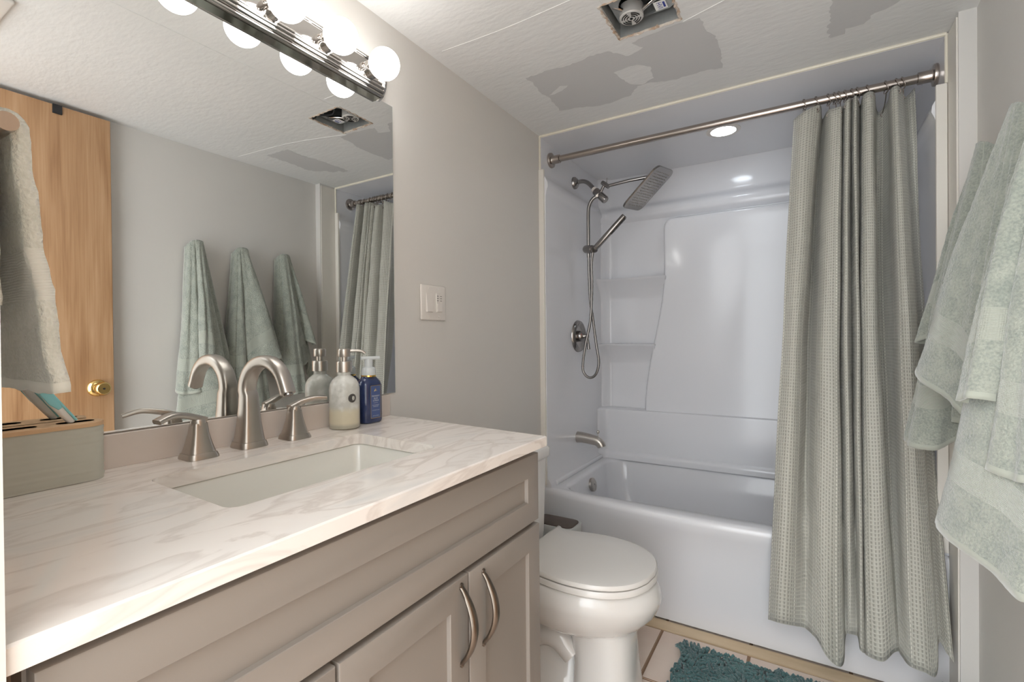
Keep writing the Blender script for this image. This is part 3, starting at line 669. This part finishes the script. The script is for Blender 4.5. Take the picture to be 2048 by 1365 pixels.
obj('nozzle', T(catmull([Vector((bx, by, bz+.205))+nd*.012, Vector((bx, by, bz+.206))+nd*.03, Vector((bx, by, bz+.204))+nd*.046, Vector((bx, by, bz+.198))+nd*.054], 4), .0042, seg=10), M['nickel'], hdp, smooth=60)
sd = Vector((.985, -.17, 0)).normalized()
sc_ = Vector((bx, by, bz+.082)) + sd*.0392
sd_r = Vector((-sd.y, sd.x, 0))
bm = bmesh.new()
pts = []
for k in range(20):
    a = 2*PI*k/20; q = sd_r*.0115*math.cos(a); ang = .0115*math.cos(a)/.0398
    pts.append(Vector((bx, by, bz+.082+.0115*math.sin(a))) + sd*.0399*math.cos(ang) + sd_r*.0399*math.sin(ang))
bm.faces.new([bm.verts.new(p) for p in pts])
bmesh.ops.solidify(bm, geom=list(bm.faces), thickness=.0006)
seal = obj('seal_label', bm, M['seal'], so); seal['label'] = 'round black seal on the glass'
bm = bmesh.new()
for r_ in (.0095, .006):
    tube(bm, [Vector((bx, by, bz+.082+r_*math.sin(2*PI*k/24))) + sd*.0408*math.cos(r_*math.cos(2*PI*k/24)/.0398) + sd_r*.0408*math.sin(r_*math.cos(2*PI*k/24)/.0398) for k in range(25)], .0004, seg=5)
obj('seal_print', bm, M['grey_mark'], seal)

fx_, fy_ = .048, .958; fz = ztop(fx_)
fo = thing('foaming_soap_bottle', 'dark blue foaming soap bottle with white pump, standing beside the glass dispenser', 'soap bottle', (fx_, fy_, fz))
def fr_(d, z, r=.018): return rrect(fx_-.0255+d, fx_+.0255-d, fy_-.0355+d, fy_+.0355-d, r, 6, fz+z)
obj('bottle', loft(bmesh.new(), [fr_(.004, 0), fr_(.001, .003), fr_(0, .008), fr_(0, .105, .019), fr_(.002, .115, .02), fr_(.007, .123, .02), fr_(.012, .128), fr_(.0125, .131, .013)]), M['navy'], fo, smooth=50)
obj('gold_ring', L([(0, .130), (.0205, .130), (.0205, .1345), (0, .1345)], (fx_, fy_, fz), 'z', 28), M['gold'], fo, smooth=40)
obj('cap', L([(0, .1345), (.020, .1345), (.020, .148), (.018, .155), (.0125, .158), (0, .158)], (fx_, fy_, fz), 'z', 28), M['foam_cap'], fo, smooth=40)
bm = L([(.0, .157), (.0115, .157), (.0115, .181), (0, .183)], (fx_, fy_, fz), 'z', 24)
ax = Vector((.5, .87, 0)).normalized(); bxp = [Vector((fx_, fy_, fz+.183))+ax*t for t in (-.022, 0, .030)]
loft(bm, [sq(p, Vector((-ax.y, ax.x, 0)), Z_, .017, .0095, .35) for p in bxp])
obj('foam_pump', bm, M['foam_cap'], fo, smooth=45)
lx = fx_+.0262
lb = obj('label_panel', B(lx-.001, lx, fy_-.0175, fy_+.0195, fz+.014, fz+.106, r=.0004, seg=1), M['navy_label'], fo)
bm = bmesh.new()
for a in ((fy_-.0175, fy_+.0195, .105, .106), (fy_-.0175, fy_+.0195, .014, .015), (fy_-.0175, fy_-.0165, .014, .106), (fy_+.0185, fy_+.0195, .014, .106)): box(bm, lx, lx+.0004, a[0], a[1], fz+a[2], fz+a[3])
obj('label_border', bm, M['gold'], lb)
yc = fy_+.001
bm = join([text(s, sz, (lx, yc, fz+z), Y_, Z_, None, None) for s, sz, z in (('MIDNIGHT', .0058, .076), ('BLUE', .0062, .0695), ('CITRUS', .0062, .0630), ('GENTLE FOAMING', .0030, .0505), ('HAND SOAP', .0034, .0465), ('WITH ESSENTIAL OILS', .0026, .036), ('8.75 fl oz / 259 mL', .0030, .0205))])
box(bm, lx, lx+.0003, yc-.008, yc+.008, fz+.0565, fz+.0569)
obj('label_print', bm, M['print'], lb)
bm = bmesh.new()
tube(bm, [(lx+.0004, yc-.005, fz+.0895), (lx+.0004, yc, fz+.0985), (lx+.0004, yc+.005, fz+.0895), (lx+.0004, yc-.001, fz+.0895), (lx+.0004, yc+.001, fz+.0935)], .0005, seg=5)
obj('label_emblem', bm, M['gold'], lb)

# ------------------------------------------------------------------ toothbrush holder and brush
hz = ztop(.045); th0, th1, hxa, hxb = .128, .348, .0135, .0755
th = thing('toothbrush_holder', 'ribbed sage plastic toothbrush holder with bamboo lid at the counter end', 'toothbrush holder', (.045, .24, hz))
lo = []
for k in range(25):
    z = .092*k/24; g = .0008*math.sin(k*2.4)*(1 if (k < 9 or k > 15) else .4)
    lo.append(rrect(hxa+g+.0015, hxb-g-.0015, th0+g, th1-g, .031, 8, hz+z))
obj('cup_body', loft(bmesh.new(), lo), M['holder'], th, smooth=60)
lid = obj('bamboo_lid', loft(bmesh.new(), [rrect(hxa, hxb, th0, th1, .031, 8, hz+.092), rrect(hxa, hxb, th0, th1, .031, 8, hz+.0985), rrect(hxa+.001, hxb-.001, th0+.001, th1-.001, .03, 8, hz+.0995)]), M['bamboo'], th, smooth=40)
bm = bmesh.new()
for y0, y1 in ((.145, .262), (.286, .336)):
    lp = rrect(.034, .056, y0, y1, .010, 6, hz+.0999); bm.faces.new([bm.verts.new(p) for p in lp])
bmesh.ops.solidify(bm, geom=list(bm.faces), thickness=.0005)
obj('lid_slot', bm, M['slot'], lid)
tb = thing('toothbrush', 'aqua and white toothbrush leaning in the bamboo topped holder', 'toothbrush', (.046, .304, hz+.101))
pa, pb = Vector((.046, .306, hz+.100)), Vector((.046, .252, hz+.183))
dr = (pb-pa).normalized(); nn = Vector((0, dr.z, -dr.y))
def tbl(t, w, h, off=0): return sq(pa+dr*t+X_*off, nn, X_, w, h, .4)
obj('handle', loft(bmesh.new(), [tbl(t, w, .010) for t, w in ((0, .011), (.02, .0135), (.045, .015), (.07, .0115), (.09, .009), (.13, .006))]), M['brush_white'], tb, smooth=50)
obj('grip', join([loft(bmesh.new(), [tbl(t, w, .004, .0045) for t, w in ((.03, .006), (.045, .0145), (.07, .0135), (.09, .010), (.12, .004))]), loft(bmesh.new(), [[p+nn*.0055 for p in tbl(t, .004, .0125)] for t in (0, .03, .06, .085)])]), M['brush_blue'], tb, smooth=50)
obj('brush_head', loft(bmesh.new(), [tbl(t, w, .009) for t, w in ((.13, .007), (.14, .011), (.16, .011), (.166, .006))]), M['brush_blue'], tb, smooth=50)

# ------------------------------------------------------------------ mirror
mi = thing('wall_mirror', 'large frameless wall mirror above the counter and sink', 'mirror', (.003, .6, 1.056))
obj('glass', B(.001, .006, .125, 1.105, 1.0555, 1.957, r=.0012, seg=2), M['mirror'], mi)
obj('edge_strip', B(.0012, .0052, 1.1052, 1.1062, 1.056, 1.957), M['glass_edge'], mi)

# ------------------------------------------------------------------ vanity light bar
vl = thing('vanity_light', 'chrome bath bar light with four round bulbs above the mirror', 'light fixture', (.0, .74, 1.96))
LY0, LY1, LZ0, LZ1 = .43, 1.052, 1.958, 2.052
obj('back_plate', B(.001, .024, LY0, LY1-.006, LZ0+.03, LZ1, r=.003, seg=2), M['chrome'], vl)
obj('top_rail', T([(.024, LY0, LZ1-.003), (.024, LY1-.004, LZ1-.003)], .005, seg=10), M['chrome'], vl, smooth=60)
bm = bmesh.new()
box(bm, .001, .02, LY0, LY1-.008, LZ0-.006, LZ0+.036)
for k, (x, z, r_) in enumerate(((.026, LZ0+.033, .006), (.029, LZ0+.022, .006), (.029, LZ0+.011, .006), (.026, LZ0+.0, .006))): tube(bm, [(x, LY0, z), (x, LY1-.008, z)], r_, seg=12)
obj('ribbed_rail', bm, M['chrome'], vl, smooth=50)
lo = [[Vector((.001+.038*math.sin(a)*s, LY1-.008+dy, LZ0+.047-.056*math.cos(a)*s)) for a in [PI*k/16 for k in range(17)]] for dy, s in ((0, 1), (.008, .97), (.014, .82), (.016, .5))]
bm = bmesh.new(); loft(bm, lo)
obj('end_cap', bm, M['chrome'], vl, smooth=50)
for y in (.535, .685, .835, .985):
    c_ = (.024, y, 2.006)
    obj('socket', L([(.0, -.002), (.027, -.002), (.027, .004), (.024, .008), (.024, .022), (.0225, .024), (.0225, .040), (0, .040)], c_, 'x', 28), M['chrome'], vl, smooth=40)
    bm = bmesh.new(); R_ = .043; cb = .096-.024
    lathe(bm, [(max(R_*math.sin(a), 1e-4), cb-R_*math.cos(a)) for a in [.42+(PI-.42)*k/18 for k in range(19)]], c_, 'x', 32)
    b_ = obj('bulb', bm, M['bulb'], vl, smooth=60)
    obj('bulb_neck', L([(.0165, .032), (.0165, .040), (.0185, .046)], c_, 'x', 24), M['bulb_neck'], b_, smooth=60)

# ------------------------------------------------------------------ switch plate
sw = thing('switch_plate', 'white double switch plate with rocker and fan timer on the beige wall', 'light switch', (.0, 1.292, 1.35))
obj('cover', B(.0005, .008, 1.227, 1.357, 1.289, 1.411, r=.004, seg=3), M['plastic'], sw, smooth=40)
def rock(y0, y1): 
    bm = bmesh.new(); loft(bm, [[(.006, y0, 1.317), (.006, y1, 1.317), (.006, y1, 1.383), (.006, y0, 1.383)], [(.015, y0+.001, 1.318), (.015, y1-.001, 1.318), (.0095, y1-.001, 1.382), (.0095, y0+.001, 1.382)]]); return bm
obj('rocker', rock(1.251, 1.283), M['plastic'], sw)
ti = obj('timer_panel', B(.006, .0105, 1.303, 1.335, 1.317, 1.383, r=.001, seg=1), M['plastic'], sw)
bm = bmesh.new()
for k in range(3):
    for y in (1.310, 1.327): box(bm, .0105, .0112, y-.004, y+.004, 1.357+k*.008, 1.3595+k*.008)
obj('timer_marks', bm, M['grey_mark'], ti)
obj('timer_button', B(.0105, .013, 1.306, 1.332, 1.320, 1.348, r=.001, seg=1), M['plastic'], ti)
for y in (1.267, 1.319):
    for z in (1.302, 1.398): obj('screw', L([(0, .0012), (.003, .001), (.0035, 0)], (.008, y, z), 'x', 10), M['plastic'], sw)

# ------------------------------------------------------------------ exhaust fan in the ceiling hole
ef = thing('exhaust_fan', 'uncovered bathroom exhaust fan housing set in a ragged ceiling hole', 'exhaust fan', (.688, 1.47, H))
bm = bmesh.new(); fx0, fx1, fy0, fy1, ft = hx0+.004, hx1-.004, hy0+.004, hy1-.004, H+.11
for a in ((fx0, fx0+.002, fy0, fy1), (fx1-.002, fx1, fy0, fy1), (fx0, fx1, fy0, fy0+.002), (fx0, fx1, fy1-.002, fy1)): box(bm, *a, H+.003, ft)
box(bm, fx0, fx1, fy0, fy1, ft, ft+.002)
obj('housing', bm, M['fan_metal'], ef)
bm = bmesh.new(); pz = H+.026; oc_ = Vector((.690, 1.462, 0))          # blower plate with its round opening
hl = [oc_+Vector((.066*math.cos(2*PI*k/32), .066*math.sin(2*PI*k/32), pz)) for k in range(32)]
ol = []
for k in range(32):
    a = 2*PI*k/32; cxx, cyy = math.cos(a), math.sin(a)
    tx = ((fx1-.006-oc_.x)/cxx if cxx > 1e-6 else (fx0+.012-oc_.x)/cxx if cxx < -1e-6 else 9); ty = ((fy1-.030-oc_.y)/cyy if cyy > 1e-6 else (fy0+.004-oc_.y)/cyy if cyy < -1e-6 else 9)
    t = min(tx, ty); ol.append(oc_+Vector((cxx*t, cyy*t, pz)))
loft(bm, [[p+Vector((0, 0, .004)) for p in hl], [p-Vector((0, 0, .003)) for p in hl], ol, [p+Vector((0, 0, .03)) for p in ol]], cap0=False, cap1=False)
obj('blower_plate', bm, M['fan_metal'], ef, smooth=30)
obj('dark_well', B(fx0+.003, fx1-.003, fy0+.003, fy1-.003, ft-.006, ft-.002), M['black'], ef)
mc = Vector((.652, 1.492, H+.014))
mo = obj('motor', L([(0, -.006), (.034, -.006), (.037, -.003), (.037, .03), (0, .03)], mc, 'z', 32), M['motor'], ef, smooth=40)
bm = bmesh.new()
for r_ in (.013, .021, .028):
    for q in range(4):
        lo_ = []
        for k in range(9):
            a = PI/4+q*PI/2-.55+1.1*k/8; lo_.append(mc+Vector((r_*math.cos(a), r_*math.sin(a), -.0066)))
        tube(bm, lo_, .0016, seg=5)
lathe(bm, [(0, -.0085), (.004, -.008), (.005, -.006)], mc, 'z', 10)
obj('motor_slot', bm, M['black'], mo)
obj('bracket', join([T(catmull([(.61, 1.44, H+.03), (.64, 1.47, H+.022), (.655, 1.50, H+.02)], 5), .006, seg=8), T(catmull([(.77, 1.46, H+.03), (.72, 1.47, H+.024), (.67, 1.50, H+.02)], 5), .006, seg=8)]), M['chrome'], ef, smooth=50)
obj('wire', join([T(catmull([(.765, 1.385, H+.02), (.74, 1.40, H+.012), (.70, 1.43, H+.016), (.67, 1.42, H+.03), (.64, 1.40, H+.035)], 6), .004, seg=8), T(catmull([(.775, 1.40, H+.03), (.765, 1.388, H+.006), (.772, 1.38, H-.001)], 5), .008, seg=10)]), M['rubber'], ef, smooth=50)
fl = obj('sticker', B(.722, .758, 1.478, 1.520, pz-.0042, pz-.0034, r=.0003, seg=1), M['label_white'], ef)
obj('sticker_print', join([text('HVI', .021, (.737, 1.499, pz-.0043), Vector((0, 1, 0)), Vector((1, 0, 0)), None, None), B(.748, .754, 1.486, 1.512, pz-.0047, pz-.0043)]), M['label_blue'], fl)
tag(obj('ceiling_cover_plate', B(.845, 1.08, .22, .452, H-.014, H-.0005, r=.006, seg=3), M['plastic'], smooth=40), 'pale square cover plate on the ceiling, corner seen at the mirror top left', 'cover plate')

# ------------------------------------------------------------------ toilet
TY = 1.585
to = thing('toilet', 'white elongated toilet with closed lid between the vanity and the tub', 'toilet', (.40, TY, 0))
def egg(xb, xf, hw, z, n=48, pw=2.0, xm=None):
    xm = xm if xm is not None else xb+(xf-xb)*.42; out = []
    for k in range(n):
        a = 2*PI*k/n; c_, s_ = math.cos(a), math.sin(a)
        e = 2/pw
        x = xm + ((xf-xm) if c_ > 0 else (xm-xb))*math.copysign(abs(c_)**e, c_)
        out.append(Vector((x, TY+hw*math.copysign(abs(s_)**e, s_), z)))
    return out
bm = bmesh.new()
loft(bm, [egg(.30, .56, .09, .215), egg(.235, .60, .13, .232), egg(.20, .645, .165, .262), egg(.17, .685, .19, .305), egg(.16, .704, .205, .345), egg(.16, .706, .208, .36), egg(.165, .700, .206, .385), egg(.17, .69, .20, .402), egg(.18, .68, .192, .410)])
loft(bm, [egg(.42, .635, .128, .0, pw=3.2), egg(.42, .63, .122, .03, pw=3.2), egg(.42, .62, .108, .14, pw=3), egg(.40, .615, .105, .22, pw=2.8), egg(.36, .60, .12, .25, pw=2.4)])
loft(bm, [egg(.10, .46, .10, .0, pw=3), egg(.10, .46, .092, .05, pw=2.6), egg(.11, .45, .06, .11), egg(.12, .45, .052, .2), egg(.12, .45, .07, .27)])
tube(bm, catmull([(.42, TY-.055, .13), (.36, TY-.06, .175), (.28, TY-.055, .16), (.2, TY-.05, .08), (.14, TY-.05, .05)], 6), .045, seg=14)
obj('bowl', bm, M['porcelain'], to, smooth=60)
def lidl(sc, z, dx=0):                                                    # lid outline with squared waist at the hinge
    out = []
    pts = [(.690, 0), (.682, .06), (.655, .118), (.605, .165), (.54, .193), (.46, .203), (.39, .197), (.33, .185), (.285, .177), (.25, .180), (.235, .176)]
    full = [(x, y) for x, y in pts] + [(x, -y) for x, y in pts[::-1][:-1]]
    c = catmull([(x, y, 0) for x, y in full], 4, closed=False)
    return [Vector((.46+(p.x-.46)*sc+dx, TY+p.y*sc, z)) for p in c]
obj('seat', loft(bmesh.new(), [lidl(.975, .411), lidl(1.0, .416), lidl(1.0, .430), lidl(.985, .434)]), M['seat'], to, smooth=45)
obj('lid', loft(bmesh.new(), [lidl(.96, .437), lidl(.99, .439), lidl(.992, .446), lidl(.975, .4525), lidl(.93, .455), lidl(.6, .457), lidl(.2, .458)]), M['seat'], to, smooth=45)
obj('tank', loft(bmesh.new(), [rrect(.02, .205, TY-.165, TY+.148, .03, 6, .40), rrect(.015, .21, TY-.175, TY+.153, .03, 6, .45), rrect(.012, .218, TY-.185, TY+.160, .03, 6, .745)]), M['porcelain'], to, smooth=50)
obj('tank_lid', loft(bmesh.new(), [rrect(.008, .226, TY-.192, TY+.166, .03, 6, .745), rrect(.006, .230, TY-.195, TY+.169, .03, 6, .752), rrect(.006, .230, TY-.195, TY+.169, .03, 6, .782), rrect(.012, .222, TY-.19, TY+.162, .028, 6, .79)]), M['porcelain'], to, smooth=50)
for y in (TY-.07, TY+.07): obj('hinge', T([(.245, y-.015, .446), (.245, y+.015, .446)], .009, seg=10), M['seat'], to, smooth=60)

# ------------------------------------------------------------------ waste bin
wb = thing('waste_bin', 'slim pale grey waste bin with dark lid between toilet tank and tub', 'bin', (.13, 1.99, 0))
obj('bin_body', loft(bmesh.new(), [rrect(.035, .222, 1.93, 2.048, .03, 6, .0), rrect(.022, .238, 1.922, 2.056, .034, 6, .36), rrect(.022, .238, 1.922, 2.056, .034, 6, .377), rrect(.026, .234, 1.926, 2.052, .032, 6, .381), rrect(.032, .228, 1.932, 2.046, .03, 6, .379)]), M['bin'], wb, smooth=50)
obj('bin_lid', loft(bmesh.new(), [rrect(.033, .227, 1.933, 2.045, .029, 6, .378), rrect(.033, .227, 1.933, 2.045, .029, 6, .382), rrect(.038, .222, 1.938, 2.04, .026, 6, .3835)]), M['bin_lid'], wb, smooth=50)

# ------------------------------------------------------------------ bath rug
rug = thing('bath_rug', 'dark teal chenille bath rug on the tiles in front of the tub', 'rug', (1.1, 1.7, 0))
RX0, RX1, RY0, RY1 = .70, 1.50, 1.46, 1.955
def rugz(x): return .0025 + (.16*max(0, (x-1.36)/.16)**2 if x > 1.36 else 0)
def rugpt(x, y, h=0): return Vector((min(x, 1.535) - h*.6*(x > 1.42), y, rugz(x)+h))
bm = grid(lambda u, v: rugpt(RX0+(RX1-RX0)*u, RY0+(RY1-RY0)*v), 24, 8)
obj('backing', thick(bm, -.004), M['pile'], rug, uv=True)
bm = bmesh.new(); rr_ = random.Random(3)
nx, ny = 70, 46
for i in range(nx):
    for j in range(ny):
        x = RX0+(RX1-RX0)*(i+.5+rr_.uniform(-.3, .3))/nx; y = RY0+(RY1-RY0)*(j+.5+rr_.uniform(-.3, .3))/ny
        ang = 2*PI*noise.noise(Vector((x*9, y*9, 0)))+rr_.uniform(-.7, .7)
        ex = min(x-RX0, RY1-y, RX1-x)
        ln = Vector((math.cos(ang), math.sin(ang), 0))*.016
        if x-RX0 < .02: ln.x -= .003
        if RY1-y < .02: ln = ln*.6; ln.y += .003
        p0 = rugpt(x, y, 0.002); p1 = rugpt(x, y, .018)+ln*.45; p2 = rugpt(x, y, .023)+ln*1.1; p3 = rugpt(x, y, .016)+ln*1.6
        tube(bm, [p0, p1, p2, p3], lambda t: .0052 if t < .9 else .0035, seg=5)
pl_ = obj('pile', bm, M['pile'], rug, smooth=180); pl_['kind'] = 'stuff'

# ------------------------------------------------------------------ bath towels on hooks (right wall)
def hook(y, z, label):
    h = thing('towel_hook', label, 'hook', (W, y, z), 'towel hooks on the right wall')
    obj('hook_plate', B(W-.006, W-.0005, y-.008, y+.008, z-.025, z+.02, r=.002, seg=1), M['nickel'], h)
    obj('hook_arm', T(catmull([(W-.005, y, z-.005), (W-.025, y, z-.012), (W-.040, y, z-.004), (W-.043, y, z+.010)], 5), .005, seg=8), M['nickel'], h, smooth=60)
def drape(label, y0, zt, sheets, seed=0):
    """one towel: overlapping folds that all run from the hook down to their own stretch of hem"""
    parts = []
    for li, (a0, a1, lay, bot) in enumerate(sheets):
        bt = catmull(bot, 12); n = len(bt)-1; tops = []
        for i in range(n+1):
            a = a0+(a1-a0)*i/n; e = 2*a-1
            tops.append(Vector((W-.012-.042*math.sin(PI*a)**.4-.005*lay, y0+.046*math.copysign(abs(e)**.85, e), zt-.006+(.012+.002*lay)*math.sin(PI*a)**.6-.022*abs(e)**4)))
        ar = clen(bt)
        def fn(u, v, n=n, tops=tops, bt=bt, lay=lay, li=li):
            i = round(u*n); a, b = tops[i], bt[i]
            p = a.lerp(b, v**1.05); p.z = a.z+(b.z-a.z)*v
            p.x -= math.sin(PI*v)*.010*math.sin(PI*min(1, max(0, u)))
            w = v*(1-.3*v)
            p += Vector((noise.noise(Vector((u*5+seed, v*3, 2+li)))*.012*w, noise.noise(Vector((u*4+seed, v*3, 7+li)))*.010*w, 0))
            ph = u*(5+2*len(bt)/30)+seed+li*2
            p += Vector((math.sin(ph*2.1)*.011*w, math.sin(ph*2.1+1.6)*.007*w, 0))
            p += Vector((noise.noise(p*95)*.0014, noise.noise(p*95+Vector((9, 9, 9)))*.0014, 0))
            p.x = min(p.x, W-.010)
            return p
        parts.append(thick(grid(fn, 0, 0, lambda u, v, ar=ar, n=n, bt=bt: (ar[round(u*n)]*S, (1-v)*(zt-bt[round(u*n)].z)*S), us=[i/n for i in range(n+1)], vs=[j/80 for j in range(81)]), .007))
    o = obj('bath_towel', join(parts), M['terry'], None, (W-.05, y0, zt), smooth=180, uv=True)
    return tag(o, label, 'towel', 'bath towels hanging on the right wall')
hook(1.255, 1.700, 'small hook holding the towel nearest the doorway'); hook(1.485, 1.700, 'small hook holding the middle towel'); hook(1.734, 1.700, 'small hook holding the towel nearest the shower')
drape('sage bath towel on the wall hook nearest the shower, leftmost of the three', 1.734, 1.722, [
    (0, .5, 0, [(1.54, 1.655, 1.04), (1.48, 1.64, 1.0), (1.45, 1.66, .995), (1.455, 1.71, 1.0)]),
    (.2, .75, 1, [(1.47, 1.67, .95), (1.40, 1.66, .918), (1.358, 1.70, .918), (1.352, 1.748, .922), (1.40, 1.765, .95), (1.44, 1.76, .97)]),
    (.5, 1, 0, [(1.43, 1.745, 1.06), (1.405, 1.78, 1.08), (1.43, 1.83, 1.09), (1.46, 1.84, 1.02), (1.47, 1.89, .97), (1.52, 1.94, .98)]),
    (.7, 1, 1, [(1.44, 1.80, 1.23), (1.400, 1.845, 1.20), (1.46, 1.88, 1.2), (1.53, 1.90, 1.25)])], 3)
drape('sage bath towel on the middle wall hook, short front corner pointing to the shower', 1.485, 1.722, [
    (0, .42, 1, [(1.54, 1.375, 1.03), (1.47, 1.36, .99), (1.43, 1.38, .975), (1.41, 1.42, .98), (1.425, 1.462, .985)]),
    (.35, .85, 1, [(1.45, 1.44, 1.0), (1.405, 1.47, 1.06), (1.372, 1.535, 1.095), (1.350, 1.602, 1.13), (1.40, 1.60, 1.12), (1.45, 1.585, 1.12)]),
    (.3, .7, 0, [(1.44, 1.46, .85), (1.42, 1.53, .86), (1.44, 1.58, .87), (1.49, 1.60, .90)]),
    (.75, 1, 0, [(1.46, 1.60, 1.14), (1.445, 1.65, 1.12), (1.47, 1.69, 1.10), (1.53, 1.69, 1.12)])], 11)
drape('sage bath towel on the wall hook nearest the doorway, hanging lowest', 1.255, 1.722, [
    (0, .42, 1, [(1.54, 1.17, 1.02), (1.46, 1.13, .98), (1.415, 1.15, .97), (1.40, 1.20, .975), (1.42, 1.237, .98)]),
    (.25, 1, 0, [(1.50, 1.16, .86), (1.43, 1.10, .785), (1.385, 1.17, .80), (1.352, 1.27, .82), (1.352, 1.352, .838), (1.41, 1.36, .86), (1.45, 1.33, .93), (1.44, 1.40, .95), (1.50, 1.43, .95), (1.54, 1.42, 1.0)]),
    (.4, .75, 2, [(1.41, 1.205, 1.10), (1.372, 1.215, 1.105), (1.370, 1.255, 1.095), (1.40, 1.285, 1.08)])], 23)

# ------------------------------------------------------------------ hand towel on the near wall
bar = thing('towel_bar', 'short pale towel bar on the near wall above the toothbrush holder', 'towel bar', (.26, .112, 1.47))
obj('bar', T([(.10, .162, 1.470), (.362, .162, 1.470)], .0105, seg=18), M['nickel'], bar, smooth=60)
obj('post', join([T([(.14, .1125, 1.468), (.14, .162, 1.470)], .009, seg=12), L([(.022, 0), (.022, .006), (.012, .01)], (.14, .1125, 1.468), 'y', 20)]), M['nickel'], bar, smooth=50)
def ht(u, v):                                                             # u along the bar, v around: back hem, over the bar, front hem
    x = .165+.185*u
    L1, L2, Rr = .20, .302, .020
    tot = L1+PI*Rr+L2; s = v*tot
    if s < L1: p = Vector((x, .162-Rr, 1.468-(L1-s)))
    elif s < L1+PI*Rr:
        a = (s-L1)/Rr; p = Vector((x, .162-Rr*math.cos(a), 1.468+Rr*math.sin(a)))
    else:
        d = s-L1-PI*Rr; p = Vector((x, .162+Rr+.030*(d/L2)**1.1, 1.468-d))
        p.x = .2575+(p.x-.2575)*(1+.16*d/L2)
    p += Vector((noise.noise(p*22)*.005, noise.noise(p*22+Vector((5, 0, 0)))*.003, 0)) + Vector((0, noise.noise(p*120)*.0015, 0))
    return p
bm = grid(ht, 24, 70, lambda u, v: (.05+u*.18, (1-v)*.56*S))
tag(obj('hand_towel', thick(bm, .016), M['terry_pale'], None, (.26, .166, 1.468), smooth=180, uv=True), 'pale sage hand towel folded over the bar at the far left, by the mirror', 'towel')
